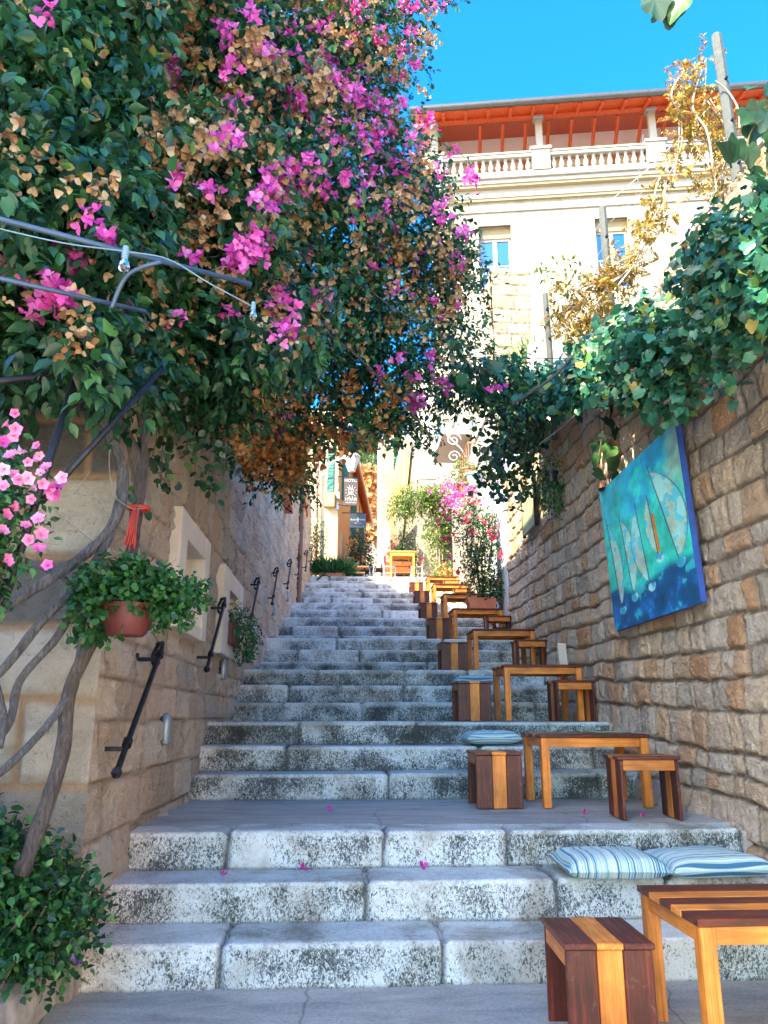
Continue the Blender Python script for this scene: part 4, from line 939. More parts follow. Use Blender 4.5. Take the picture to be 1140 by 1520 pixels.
# magenta clusters
MG = [(255, 100, 16), (232, 118, 10), (262, 262, 8), (305, 280, 12), (425, 262, 24), (400, 290, 20), (432, 290, 18), (380, 345, 10), (365, 368, 18), (385, 378, 15), (345, 388, 12), (350, 165, 14), (345, 205, 14), (335, 50, 14), (372, 22, 12), (395, 75, 12), (345, 100, 12),
      (490, 95, 16), (515, 130, 20), (545, 145, 16), (570, 190, 16), (560, 210, 12), (525, 12, 18), (600, 5, 14), (612, 45, 12), (605, 75, 12), (618, 100, 10), (548, 265, 12), (575, 315, 9), (485, 290, 10), (450, 145, 10), (465, 165, 10), (430, 145, 12), (640, 12, 8),
      (575, 160, 12), (590, 150, 8), (660, 325, 9), (690, 345, 9), (680, 385, 10), (700, 270, 6), (695, 262, 9), (655, 300, 8), (640, 180, 8), (610, 210, 10), (575, 235, 10), (412, 435, 14), (425, 455, 12), (420, 490, 14), (462, 492, 10), (470, 455, 8), (478, 440, 8), (345, 465, 7), (285, 385, 7),
      (80, 435, 14), (60, 465, 9), (95, 445, 10), (120, 385, 12), (95, 370, 9), (12, 392, 10), (20, 415, 10), (150, 355, 7), (165, 467, 6), (265, 470, 6), (195, 465, 6), (128, 320, 6), (70, 20, 8), (615, 585, 12), (622, 600, 12), (648, 560, 9), (660, 575, 9), (610, 555, 8), (560, 555, 8),
      (430, 615, 8), (410, 640, 7), (645, 445, 8), (590, 330, 6), (520, 265, 8), (460, 240, 8), (555, 400, 6), (590, 530, 7), (635, 530, 7), (515, 60, 10), (480, 40, 10), (560, 60, 10), (540, 200, 9), (505, 215, 8), (450, 370, 7), (738, 576, 7)]
px_ = []; 
for x, y, r in MG:
    n = max(2, int(r * r / 26)); a = rng.normal(size=(n, 2)) * r * .55; px_.append(np.stack([x + a[:, 0], y + a[:, 1]], 1))
px_ = np.concatenate(px_); Yb = idw(px_[:, 0], px_[:, 1], YC) - .18 - .2 * (px_[:, 0] < 380) + (vnoise(px_[:, 0] / 42, px_[:, 1] / 42, 5) + vnoise(px_[:, 0] / 18, px_[:, 1] / 18, 9) * .5 - .75) * .85
Yb = np.where(px_[:, 1] > 540, Yb + .1, Yb)
P = atn(px_[:, 0], px_[:, 1], Yb) - np.array(off)
flowers('magenta_bracts', 'magenta', bg_, P, .043, 3, 4, .028, (0, -.7, .35), flat=.55)
P, pp = canopy_points([(400, -40), (640, -40), (600, 120), (640, 220), (700, 400), (680, 480), (560, 420), (480, 300), (420, 150)], 90, .1, -.15)
flowers('scattered_magenta_bracts', 'magenta', bg_, P, .040, 3, 4, .035, (0, -.7, .35), flat=.55)
# outlying sprays against the sky and the villa
def spray(pix, Y, n=10, size=.055, mat='leaf', fl=None):
    pts = smooth_path([at(x, y, Y=Y) - off for x, y in pix], 8)
    q = MB(); q.tube(pts, .004, 5); q.build('twig', 'bark_brown', bg_)
    A = np.array([tuple(p) for p in pts]); idx = rng.integers(2, len(A), n * 3)
    P = A[idx] + rng.normal(size=(len(idx), 3)) * .012; D = rng.normal(size=P.shape) + np.array([0, 0, -.25])
    leafmesh('spray_leaves', mat, bg_, P, D, unit(rng.normal(size=P.shape) * .6 + np.array([0, -.4, .9])), rng.uniform(.75, 1.15, len(P)) * size)
    if fl: flowers('spray_bracts', 'magenta', bg_, A[[min(int(f * len(A)), len(A) - 1) for f in fl]], .040, 3, 6, .03, (0, -.7, .35), flat=.55)
spray([(625, 200), (660, 215), (690, 235), (703, 265)], 6.0, 10, .05, fl=(.5, .97, .99))
spray([(610, 20), (640, 8), (662, 12)], 6.0, 9, .05, fl=(.6, .98))
spray([(690, 360), (715, 395), (725, 400)], 6.4, 8, .055)
spray([(680, 400), (720, 440), (730, 470)], 6.4, 12, .055)
spray([(690, 520), (715, 495), (735, 510)], 6.5, 9, .05)
spray([(655, 470), (700, 500), (745, 535)], 6.6, 9, .05)
spray([(590, 630), (615, 650), (640, 668), (650, 688)], 6.0, 14, .06)
spray([(560, 640), (580, 655), (590, 668)], 6.0, 8, .07)
spray([(525, 635), (530, 650), (525, 668)], 5.6, 9, .08, 'ivyleaf')
for x, y in ((555, 640), (470, 660), (450, 700), (440, 735), (415, 730), (500, 645), (640, 620), (350, 690)):
    spray([(x, y - 20), (x + random.uniform(-8, 12), y + 5), (x + random.uniform(-15, 15), y + 26)], 7.0, 9, .06)

# creeper strands hanging under the canopy on the left
cr = thing('hanging_creeper', 'dark round leaved creeper hanging in front of the pink wall under the bougainvillea', 'creeper', (0, 0, 0))
def strands(t, lst, size, mat='ivyleaf', shape=ROUND, per=2.6, jit=.03, stemr=.003):
    Ps = []; q = MB()
    for pix, Y in lst:
        pts = smooth_path([at(x, y, Y=Y) for x, y in pix], 10); q.tube(pts, stemr, 5)
        A = np.array([tuple(p) for p in pts]); L = np.linalg.norm(np.diff(A, axis=0), axis=1).sum(); n = int(L / size * per)
        f = rng.random(n) * (len(A) - 1.01); i = f.astype(int); Ps.append(A[i] + (A[i + 1] - A[i]) * (f - i)[:, None])
    q.build('stem', 'stem', t, smooth=True)
    P = np.concatenate(Ps) + rng.normal(size=(sum(map(len, Ps)), 3)) * jit; D = rng.normal(size=P.shape) * .8 + np.array([0, -.1, -.6])
    return leafmesh('foliage', mat, t, P, D, unit(rng.normal(size=P.shape) * .5 + np.array([0, -1.0, .5])), rng.uniform(.7, 1.15, len(P)) * size, shape)
strands(cr, [([(245, 590), (242, 650), (238, 722)], 5.0), ([(262, 590), (258, 640), (250, 690), (252, 722)], 5.0), ([(290, 600), (296, 660), (290, 700), (322, 735)], 5.2), ([(310, 610), (318, 660), (305, 715)], 5.2), ([(330, 620), (335, 660), (332, 700)], 5.4), ([(228, 600), (232, 650), (225, 680)], 4.9), ([(195, 700), (205, 745), (212, 745)], 4.3), ([(275, 600), (280, 640), (276, 668)], 5.1)], .062)

# ------------------------------------------------------------------ grapevine on the right wall and its trailing ivy
gv = thing('grapevine', 'large leaved green vine spilling over the top of the rubble wall and across a wire', 'vine', (0, 0, 0))
def YV(px): return np.clip(2.55 * 1180 / np.maximum(px - 505, 150), 4.0, 9.6)
GP = [(735, 548), (790, 545), (850, 530), (905, 485), (955, 462), (1005, 430), (1040, 385), (1050, 345), (1075, 325), (1110, 330), (1150, 290), (1200, 300), (1200, 480), (1130, 500), (1090, 560), (1040, 585), (1005, 608), (960, 588), (900, 580), (860, 600), (815, 612), (800, 650), (775, 690), (762, 660), (760, 610), (735, 605)]
pp = polypts(GP, 3400); lump = vnoise(pp[:, 0] / 45, pp[:, 1] / 45, 55)
_d = FWD[None] + ((pp[:, 0] - 570) / FPX)[:, None] * RGT + ((760 - pp[:, 1]) / FPX)[:, None] * UPV
Yw = (2.62 - .1) / (_d[:, 0] / _d[:, 1] - .03)          # where the ray meets the wall plane
Yb = np.where((Yw > 0) & (Yw < 10.5), Yw, 10.5) - .12 - lump * .45 - rng.random(len(pp)) ** 1.5 * .35
P = atn(pp[:, 0], pp[:, 1], Yb); kk = rng.random(len(P)) < 2.2 * lump - .35; P = P[kk]
P2, D2, N2 = sprig(P, rng.normal(size=P.shape) * .7 + np.array([-.4, -.4, 0]), 3, .09, .5)
N2 = unit(rng.normal(size=P2.shape) * .5 + np.array([-.25, -.55, .8]))
leafmesh('foliage', 'vineleaf', gv, P2, D2, N2, rng.uniform(.055, .120, len(P2)) * np.clip(P2[:, 1] / 7, .6, 1), GRAPE2)
P, pp = P, pp
pq = polypts([(640, 560), (690, 530), (740, 525), (790, 540), (800, 610), (760, 612), (700, 605), (650, 612)], 420)
Pq = atn(pq[:, 0], pq[:, 1], 8.2 + rng.random(len(pq)) * .9)
P2, D2, N2 = sprig(Pq, rng.normal(size=Pq.shape), 5, .05, .3); leafmesh('small_foliage', 'leaf', gv, P2, D2, N2, rng.uniform(.05, .10, len(P2)))
pq = polypts([(655, 545), (740, 535), (800, 545), (790, 590), (700, 585)], 60); Pq = atn(pq[:, 0], pq[:, 1], 8.1 + rng.random(len(pq)) * .4)
leafmesh('large_foliage', 'vineleaf', gv, Pq, rng.normal(size=Pq.shape) + np.array([0, 0, -.4]), unit(rng.normal(size=Pq.shape) * .5 + np.array([0, -.6, .8])), rng.uniform(.10, .16, len(Pq)), GRAPE2)
Pt = np.stack([rng.uniform(2.45, 3.1, 420), rng.uniform(.6, 3.6, 420), np.zeros(420)], 1); Pt[:, 2] = WTOP(Pt[:, 1]) + rng.uniform(-.35, .12, 420)
P2, D2, N2 = sprig(Pt, rng.normal(size=Pt.shape) * .7 + np.array([-.4, -.4, 0]), 3, .09, .5); leafmesh('wall_top_foliage', 'vineleaf', gv, P2, D2, unit(rng.normal(size=P2.shape) * .5 + np.array([-.25, -.55, .8])), rng.uniform(.055, .120, len(P2)), GRAPE2)
q = MB()
for pts, Y, r in [([(1150, 395), (1090, 470), (1030, 560), (985, 600)], 5.0, .014), ([(1140, 640), (1120, 660)], 4.5, .01), ([(1140, 560), (1060, 530), (980, 525), (880, 532), (640, 530)], None, .006), ([(900, 560), (850, 620), (800, 660)], 7.5, .008), ([(920, 470), (860, 520), (820, 560), (760, 600)], 7.6, .018), ([(1100, 420), (1010, 470), (920, 540)], 5.6, .016), ([(1060, 545), (960, 555), (860, 560)], None, .006)]:
    q.tube(smooth_path([at(x, y, Y=(Y if Y else float(YV(x)) - .15)) for x, y in pts], 8), r, 7)
q.build('stem', 'bark_brown', gv, smooth=True)
# strand hanging over the chime, near shoots at the right edge and the shoot overhead
def bigleaves(t, pix, Y, size, name='near_leaves'):
    P = np.array([tuple(at(x, y, Y=Y + random.uniform(-.1, .1))) for x, y, *_ in pix]); n = len(P)
    D = rng.normal(size=(n, 3)) * .5 + np.array([0, 0, -.8]); return leafmesh(name, 'ivyleaf', t, P, D, unit(rng.normal(size=(n, 3)) * .3 + np.array([0, -1, .5])), rng.uniform(.8, 1.15, n) * size, GRAPE2)
bigleaves(gv, [(905, 600), (895, 620), (912, 635), (900, 645), (890, 660), (908, 662), (905, 680), (880, 700), (912, 702), (888, 590), (918, 580), (905, 570), (895, 555), (888, 675)], 7.3, .14, 'hanging_leaves')
q = MB(); q.tube(smooth_path([at(x, y, Y=7.3) for x, y in ((910, 540), (903, 600), (893, 650), (885, 705))], 6), .005, 5); q.build('stem', 'stem', gv)
bigleaves(gv, [(1110, 215), (1085, 240), (1120, 245), (1105, 262), (1135, 225), (1095, 205), (1128, 270), (1125, 150), (1140, 165), (1112, 165), (1138, 140), (1115, 185), (1150, 190), (1150, 250), (1150, 210)], 3.2, .105)
q = MB(); q.tube(smooth_path([at(x, y, Y=3.2) for x, y in ((1160, 120), (1130, 170), (1110, 210), (1115, 260))], 6), .005, 5); q.build('stem', 'stem', gv); q = MB(); q.tube(smooth_path([at(x, y, Y=2.6) for x, y in ((1010, -50), (1000, -10), (985, 12))], 5), .005, 5)
q.build('stem', 'stem', gv)
bigleaves(gv, [(985, -8), (1000, -5), (1010, 3), (968, -12), (1020, -12)], 2.6, .10, 'overhead_leaves')
iv = thing('ivy', 'dark ivy trailing down the far end of the rubble wall over the white doorway', 'ivy', (0, 0, 0))
IL = []
for i in range(26):
    x = 765 + random.uniform(-25, 40); y = 590 + random.uniform(-10, 30); IL.append(([(x, y), (x - 8 + random.uniform(-8, 8), y + 45), (x - 18 - random.uniform(0, 22), y + 60 + random.uniform(20, 85))], random.uniform(9.0, 10.6)))
IL += [([(740, 610), (738, 650), (725, 690), (712, 660)], 8.6), ([(748, 640), (742, 690), (735, 735)], 9.5), ([(745, 600), (735, 640), (730, 668)], 8.8), ([(715, 600), (705, 625), (712, 645)], 8.6)]
strands(iv, IL, .085, 'ivyleaf', ROUND, 3.2, .06, .004)

# ------------------------------------------------------------------ yellow wisteria, posts and wires
yw = thing('yellow_wisteria', 'yellowing wisteria with dry tangled stems climbing beside the tall post', 'climbing plant', (0, 0, 0))
def YW(y): return 8.6
cl = [((1040, 95), (1035, 150), (1040, 200), (1060, 260), (1045, 330)), ((1020, 105), (1000, 150), (1015, 210), (990, 260), (985, 320)), ((990, 320), (960, 350), (930, 400), (900, 440), (870, 500)), ((960, 380), (910, 400), (880, 425), (840, 430)), ((1060, 150), (1075, 200), (1070, 260)), ((930, 400), (905, 430), (890, 480), (880, 505)), ((870, 440), (850, 470), (855, 510))]
q = MB(); Q = []
for c_ in cl:
    for rep in range(4):
        sp = smooth_path([at(x + random.uniform(-14, 14), y + random.uniform(-10, 10), Y=8.6 + random.uniform(-.3, .3)) for x, y in c_], 8); q.tube(sp, random.uniform(.006, .014), 5); Q += sp
q.build('stem', 'drystem', yw, smooth=True)
Q = np.array([tuple(p) for p in Q]); idx = rng.integers(0, len(Q), 560); P0 = Q[idx] + rng.normal(size=(560, 3)) * .09
# compound leaves: paired leaflets along a rachis
D0 = unit(rng.normal(size=P0.shape) + np.array([-.2, -.2, -.3])); S0_ = unit(np.cross(D0, rng.normal(size=P0.shape)))
ps, ds = [], []
for i in range(6):
    for sg in (-1, 1):
        ps.append(P0 + D0 * .035 * i); ds.append(unit(D0 * .7 + S0_ * sg))
P = np.concatenate(ps); D = np.concatenate(ds); leafmesh('foliage', 'yellowleaf', yw, P, D, unit(rng.normal(size=P.shape) * .4 + np.array([0, -.5, 1])), rng.uniform(.05, .075, len(P)), LEAF)
tendr = smooth_path([at(x, y, Y=8.6) for x, y in ((860, 415), (830, 400), (805, 405), (800, 418), (815, 430), (860, 432))], 8); q = MB(); q.tube(tendr, .004, 5); q.build('tendril', 'drystem', yw)
PT = np.array([tuple(at(x, y, Y=8.6)) for x, y in ((802, 402), (812, 412), (838, 385), (843, 395), (852, 430), (840, 437), (860, 400))]); PT = np.repeat(PT, 9, 0) + rng.normal(size=(63, 3)) * .05
leafmesh('tendril_leaves', 'sunleaf', yw, PT, rng.normal(size=PT.shape), unit(rng.normal(size=PT.shape) * .4 + np.array([0, -.5, 1])), .08)

def post(pa, pb, Y, w, lab, zb=None):
    A = at(*pa, Y=Y); B = at(*pb, Y=Y); d = (B - A); B = A + d * 1.0
    t = thing('timber_post', lab, 'post', B, 0, 'grey timber posts behind the rubble wall'); A = A - B
    ext = -A.normalized() * 0
    zend = (B.z - 5.0); foot = Vector((0, 0, -zend)) if zend > 0 else Vector((0, 0, -.1))
    q = MB(); q.tube([foot, Vector((0, 0, 0)), A * .5, A * .985, A], [w * 1.1, w * 1.08, w, w * .96, w * .8], 8); q.build('shaft', 'old_post', t, auto=40)
    for f in (.2, .45, .7):
        q = MB(); c_ = A * f; q.tube([c_ + Vector((0, -w * .9, 0)), c_ + Vector((0, -w - .03, 0))], .02, 8); q.build('bolt', 'iron', t)
    return t
post((1063, 52), (1100, 300), 8.0, .070, 'tallest silvered timber post leaning at the right, top against the sky')
post((894, 308), (908, 470), 9.2, .060, 'grey timber post in front of the right villa window')
post((809, 436), (816, 522), 9.6, .042, 'shortest thin grey post above the stone wall, left of the others')
wr = thing('trellis_wires', 'thin slanting trellis wires crossing in front of the villa', 'wire', (0, 0, 0)); q = MB()
for a, b2 in [((1062, 150), (880, 320)), ((1068, 160), (895, 340)), ((955, 200), (925, 430)), ((895, 325), (765, 515)), ((905, 350), (795, 520)), ((1062, 170), (1010, 230)), ((880, 400), (812, 500)), ((905, 380), (830, 500))]:
    A = at(*a, Y=8.4); B = at(*b2, Y=9.4); mid = (A + B) / 2 - Vector((0, 0, .08)); q.tube([A, mid, B], .006, 4)
q.build('wire', 'wire', wr)
q = MB(); q.tube(smooth_path([at(x, y, Y=7.9) for x, y in ((1062, 120), (1080, 135), (1095, 160), (1098, 190))], 5), .012, 6); q.build('tie', 'rope', wr)

# ------------------------------------------------------------------ pergola frame and string lights
pf = thing('pergola_frame', 'dark blue grey steel pergola bars and braces under the bougainvillea', 'pergola', (0, 0, 0))
def bar(a, ya, b2, yb, r, name, mat='blue_iron', mid=None):
    k_ = .86; ya *= k_; yb *= k_; r *= k_; mid = (mid[0], mid[1] * k_) if mid else None
    q = MB(); pts = [at(*a, Y=ya)] + ([at(*mid[0], Y=mid[1])] if mid else []) + [at(*b2, Y=yb)]
    q.tube(smooth_path(pts, 8) if mid else pts, r, 10); q.build(name, mat, pf, smooth=True)
bar((-60, 310), 2.9, (372, 422), 3.9, .014, 'beam'); bar((-60, 400), 3.0, (215, 462), 3.6, .011, 'beam')
bar((240, 388), 3.4, (165, 458), 3.45, .011, 'brace', mid=((190, 408), 3.4))
bar((4, 900), 3.5, (130, 505), 3.75, .020, 'post', 'iron'); bar((62, 745), 3.6, (240, 548), 4.0, .016, 'brace', 'iron'); bar((-10, 930), 3.5, (12, 860), 3.5, .02, 'post', 'iron')
bar((-60, 575), 3.6, (180, 540), 4.2, .02, 'beam', 'iron')
sg = thing('string_lights', 'string of clear bulbs on pale blue cable in front of the bougainvillea', 'string lights', (0, 0, 0))
q = MB(); q.tube(smooth_path([at(-40, 330, Y=2.5), at(90, 360, Y=2.6), at(185, 373, Y=2.75), at(250, 385, Y=2.85), at(310, 420, Y=2.95), at(375, 455, Y=3.1)], 6), .0030, 6); q.build('cable', 'blue_wire', sg, smooth=True)
def bulb(t, p, s=1.0):
    q = MB(); q.lathe([(.013 * s, .03 * s), (.015 * s, .0), (.015 * s, -.03 * s), (.006 * s, -.035 * s)], p, 12); q.build('socket', 'blue_wire', t, auto=40)
    q = MB(); q.lathe([(.010 * s, -.03 * s), (.022 * s, -.052 * s), (.026 * s, -.072 * s), (.020 * s, -.092 * s), (.0, -.1 * s)], p, 14); q.build('bulb', 'bulb_glass', t, smooth=True)
bulb(sg, at(186, 375, Y=2.75), .9); bulb(sg, at(376, 455, Y=3.1), .7)
s2 = thing('far_string_lights', 'thin cable with small bulbs strung across the upper stairs to the balcony', 'string lights', (0, 0, 0))
q = MB(); A = at(500, 640, Y=14); B = at(575, 640, Y=14.5); C_ = at(652, 636, Y=15); D_ = at(735, 612, Y=16); q.tube(smooth_path([A, B, C_, D_], 6), .012, 5); q.build('cable', 'wire', s2)
for p_ in (at(566, 641, Y=14.5), at(652, 637, Y=15), at(700, 625, Y=15.6)): bulb(s2, p_, 2.2)

# red ribbon and rope tied on the trunk
rb = thing('red_ribbon', 'red ribbon tied round the vine trunk', 'ribbon', (0, 0, 0))
q = MB(); A = at(203, 752, Y=4.22)
for i in range(5): q.tube(smooth_path([A + Vector((i * .006 - .012, 0, 0)), A + Vector((i * .008 - .02, -.02, -.07)), A + Vector((i * .01 - .03, -.015, -.14 - .02 * i)), A + Vector((i * .012 - .045, -.01, -.22 - .02 * (i % 3)))], 4), .006, 5)
q.tube([A + Vector((math.cos(a) * .055, math.sin(a) * .055 + .04, 0)) for a in np.linspace(0, 6.28, 14)], .012, 6)
q.build('ribbon', 'red_ribbon', rb, smooth=True)
rp = thing('tie_rope', 'pale rope tying the vine trunk to the house corner', 'rope', (0, 0, 0)); q = MB()
for pts in ([(165, 655), (162, 690), (170, 735), (195, 755)], [(110, 732), (135, 738), (165, 745)], [(110, 735), (133, 700)], [(75, 752), (120, 790), (150, 810), (200, 830)], [(195, 755), (215, 755)]):
    q.tube(smooth_path([at(x, y, Y=4.03) for x, y in pts], 5), .0024, 5)
q.build('rope', 'rope', rp)

# ------------------------------------------------------------------ potted and hanging plants on the left
rp_ = thing('hanging_red_pot', 'dark red bowl pot with bushy green plant hanging at the house corner', 'potted plant', tuple(at(187, 944, Y=3.95)))
q = MB(); q.lathe([(0, 0), (.10, 0), (.115, .02), (.145, .10), (.155, .155), (.165, .155), (.168, .18), (.15, .18), (.14, .15), (0, .14)], n=28)
q.v = [(x * .86, y * .86, z * .86) for x, y, z in q.v]; q.build('pot', 'terracotta_dark', rp_, auto=35)
q = MB(); q.tube([(-.14, 0, .14), (0, .0, .55), (.14, 0, .14)], .004, 5); q.tube([(0, 0, .55), (0, .0, 1.2)], .004, 5); q.build('hook', 'iron', rp_)
foliage(rp_, (-.03, -.02, .23), (.18, .15, .08), 380, 'potleaf', .034, 6, ROUND, .022, .2, .15)
foliage(rp_, (.20, .04, .20), (.11, .12, .09), 230, 'potleaf', .033, 6, ROUND, .022, .2, .2, name='side_foliage')
foliage(rp_, (-.12, -.02, .12), (.12, .12, .12), 70, 'potleaf', .042, 5, ROUND, .022, .2, .5, name='trailing_foliage', up=-.3)
flowers('blossom', 'redflower', rp_, np.array([[.36, .1, .22], [.18, .05, .12]]), .022, 5, 2, .012)
pt = thing('petunia_basket', 'hanging basket of pink petunias at the left edge', 'flower basket', (-1.38, 2.82, 2.15))
q = MB(); q.lathe([(0, -.42), (.10, -.40), (.15, -.25), (.165, -.2), (.15, -.2), (0, -.22)], (-.06, .1, 0), 20); q.tube([(-.06, .1, -.2), (-.06, .1, .9)], .005, 5); q.build('basket', 'terracotta_dark', pt, auto=40)
foliage(pt, (-.04, .05, -.02), (.22, .18, .32), 420, 'basil', .042, 6, LEAF, .025, .2, .35)
pf_ = [(20, 635), (5, 628), (55, 680), (40, 690), (22, 700), (55, 705), (68, 690), (30, 715), (5, 720), (70, 735), (48, 745), (25, 752), (60, 765), (45, 800), (18, 830), (10, 760), (10, 672), (62, 722), (80, 728), (35, 780), (60, 790), (5, 790), (15, 650), (8, 700), (30, 668), (48, 722)]
P = np.array([tuple(at(x + random.uniform(-5, 5), y + random.uniform(-5, 5), Y=2.62 + random.uniform(-.06, .06)) - Vector(pt.location)) for x, y in pf_])
def trumpets(t, P, size, mat, core):
    n = len(P); ax = unit(rng.normal(size=(n, 3)) * .5 + np.array([.25, -1, .1])); a = unit(np.cross(ax, rng.normal(size=(n, 3)))); b2 = np.cross(ax, a); k = 20
    V = []; F = []
    for i in range(n):
        o_ = len(V); V.append(P[i] - ax[i] * size * .7); s = size * random.uniform(.75, 1.1)
        for j in range(k):
            an = 2 * math.pi * j / k; rr = s * (1 + .12 * math.cos(5 * an)) * .5; V.append(P[i] + (a[i] * math.cos(an) + b2[i] * math.sin(an)) * rr * .38 - ax[i] * s * .12)
        for j in range(k):
            an = 2 * math.pi * j / k; rr = s * (1 + .14 * math.cos(5 * an)) * .5; V.append(P[i] + (a[i] * math.cos(an) + b2[i] * math.sin(an)) * rr + ax[i] * s * .05 * math.cos(10 * an))
        F += [(o_, o_ + 1 + (j + 1) % k, o_ + 1 + j) for j in range(k)]
        for j in range(k):
            A_, B_ = o_ + 1 + j, o_ + 1 + (j + 1) % k; F += [(A_, B_, B_ + k), (A_, B_ + k, A_ + k)]
    npmesh('blossoms', np.array(V), np.array(F), mat, t, {'rnd': np.repeat(rng.random(n), 1 + 2 * k)}, smooth=True)
    leafmesh('blossom_throats', core, t, P - ax * size * .06, a, ax, size * .16, ROUND)
P = np.concatenate([P, P[:8] + rng.normal(size=(8, 3)) * .045]); trumpets(pt, P, .043, 'pink', 'pink_core')
trumpets(pt, np.array([tuple(at(x, y, Y=2.65) - Vector(pt.location)) for x, y in ((88, 718), (78, 733), (58, 812), (70, 838), (5, 655))]), .05, 'magenta', 'pink_core')
sh = thing('leafy_shrub', 'dense small leaved green shrub growing over the kerb planter', 'shrub', (-1.62, 4.10, .13))
foliage(sh, (0, 0, .40), (.30, .26, .28), 640, 'basil', .048, 7, LEAF, .026, .15, .1, wid=1.2)
foliage(sh, (.25, -.02, .34), (.17, .24, .22), 260, 'basil', .048, 7, LEAF, .026, .15, .1, name='side_foliage', wid=1.2)
q = MB()
for i in range(14): q.tube([(random.uniform(-.2, .2), random.uniform(-.2, .2), 0), (random.uniform(-.35, .5), random.uniform(-.3, .3), .45)], .006, 5)
q.build('stem', 'stem', sh)
flowers('blossom', 'violet', sh, np.array([[.44, -.1, .2]]), .025, 5, 3, .015)
bs = thing('basil_plant', 'taller basil like plant with bigger leaves at the left edge behind the kerb', 'plant', (-1.74, 3.98, .13))
foliage(bs, (.0, 0, .52), (.16, .2, .34), 260, 'basil', .075, 6, LEAF, .03, .15, .1, wid=1.25)
q = MB()
for i in range(8): q.tube([(random.uniform(-.1, .1), 0, 0), (random.uniform(-.15, .2), random.uniform(-.1, .1), .7)], .006, 5)
q.build('stem', 'stem', bs)
flowers('blossom', 'white_fl', bs, np.array([[.14, -.12, .62]]), .014, 5, 5, .03) if 'white_fl' in M else None
# window plants
w1 = pot('window_pot', 'small pot with violet flowers inside the first window', 'potted plant', (-1.47, 6.95, 2.175), .05, .075, .11, 'terracotta_dark')
foliage(w1, (0, -.02, .19), (.10, .16, .10), 60, 'potleaf', .04, 5); flowers('blossom', 'violet', w1, np.array([[0, -.02, .30], [.02, .06, .30], [0, .0, .27]]), .03, 5, 4, .03)
w2 = thing('window_box', 'terracotta window box with green band and trailing plant in the second window', 'window box', (-1.27, 9.0, 2.30))
q = MB(); q.box(-.08, .06, -.26, .26, -.12, .12, ch=.01); q.box(.058, .066, -.27, .27, .08, .12, ch=.003); q.build('box', 'terracotta_dark', w2)
q = MB(); q.box(.061, .068, -.24, .24, -.02, .04, ch=.002); q.build('band', 'green_paint', w2)
foliage(w2, (.05, .05, .16), (.10, .30, .10), 90, 'potleaf', .045, 6); foliage(w2, (.10, .40, .0), (.12, .22, .20), 130, 'potleaf', .045, 6, name='trailing_foliage', droop=.6, up=-.3)

# fallen bracts
for i, (x, y, z, lab) in enumerate([(332, 1300, None, 'large fallen magenta bract on the second step at left'), (450, 1293, None, 'small fallen magenta bract near the middle of the second step'), (628, 1288, None, 'fallen magenta bract against the third riser, right of middle'), (490, 1206, 3, 'fallen magenta bract on the first landing left of the stool'), (866, 1207, 3, 'tiny fallen bract under the menu table'), (954, 1215, 3, 'fallen magenta bract between the legs of the open stool')]):
    p = at(x, y, Z=(3 if z else 2) * RZ + .01); t = tag(link(bpy.data.objects.new('fallen_bract', None)), lab, 'fallen bract', 'fallen magenta bracts on the steps'); t.location = p
    flowers('petals', 'magenta', t, np.array([[0, 0, .012]]), .036 if i != 4 else .024, 3, 2, .006, (0, -.2, 1))

# ------------------------------------------------------------------ the white doorway beyond the wall and the building with the balcony
dw = thing('white_doorway', 'white painted door pier and recess at the far end of the rubble wall', 'doorway', (3.05, 13.82, 0))
q = MB(); q.box(-.02, .5, 0, .9, 0, 6.3, ch=.01); q.build('pier', 'white_pier', dw)
q = MB(); q.box(.14, .6, .9, 2.6, 0, 6.3); q.build('recess_wall', 'white_pier', dw)
q = MB(); q.box(.0, .16, 2.45, 2.62, 2.0, 6.3, ch=.008); q.build('far_jamb', 'frame_stone', dw)
q = MB(); q.box(.10, .135, 1.2, 2.2, 5.1, 5.6); q.build('soffit', 'recess', dw)
bp = pot('brown_doorway_pot', 'brown clay pot with thin plant standing by the white pier behind the third table', 'potted plant', (2.93, 14.1, 12 * RZ), .10, .14, .28, 'terracotta_dark')
foliage(bp, (0, 0, .42), (.10, .1, .14), 14, 'potleaf', .05, 5)
bp2 = pot('small_wall_pot', 'small orange pot with sparse plant fixed to the white pier', 'potted plant', (2.97, 14.4, 3.75), .06, .085, .16, 'terracotta')
foliage(bp2, (-.04, 0, .26), (.14, .12, .14), 22, 'ivyleaf', .05, 5)

bb = thing('balcony_house', 'cream house behind the tables with wrought iron balcony and window grille', 'house', (3.55, 16.45, 0))
q = MB(); q.box(0, 3.5, 0, 3.2, 2, 8.6); q.box(.1, 3.5, 3.2, 8.4, 3, 10.8); q.build('wall', 'white_plaster', bb)
q = MB(); q.box(-.06, 3.5, -.03, 3.2, 8.55, 8.7, ch=.02); q.box(0.02, 3.5, 3.2, 8.46, 10.75, 10.95, ch=.02); q.build('coping', 'frame_stone', bb)
q = MB(); q.box(-.75, .1, 4.0, 6.6, 9.15, 9.28, ch=.01); q.build('balcony_slab', 'recess', bb)
def scroll(c, r, turns=1.4, s=1):
    return [Vector((c[0] - .0, c[1] + s * r * (1 - .75 * f) * math.cos(2 * math.pi * turns * f), c[2] + r * (1 - .75 * f) * math.sin(2 * math.pi * turns * f))) for f in np.linspace(0, 1, 22)]
q = MB()
for z in (9.32, 10.2): q.tube([(.1, 4.05, z), (-.7, 4.05, z), (-.7, 6.5, z), (.1, 6.5, z)], .018, 6)
for i in range(15): y = 4.05 + i * .175; q.tube([(-.7, y, 9.32), (-.7, y, 10.2)], .010, 5)
for i in range(5): x = -.7 + i * .17; q.tube([(x, 4.05, 9.32), (x, 4.05, 10.2)], .010, 5)
q.build('balcony_railing', 'white_metal', bb)
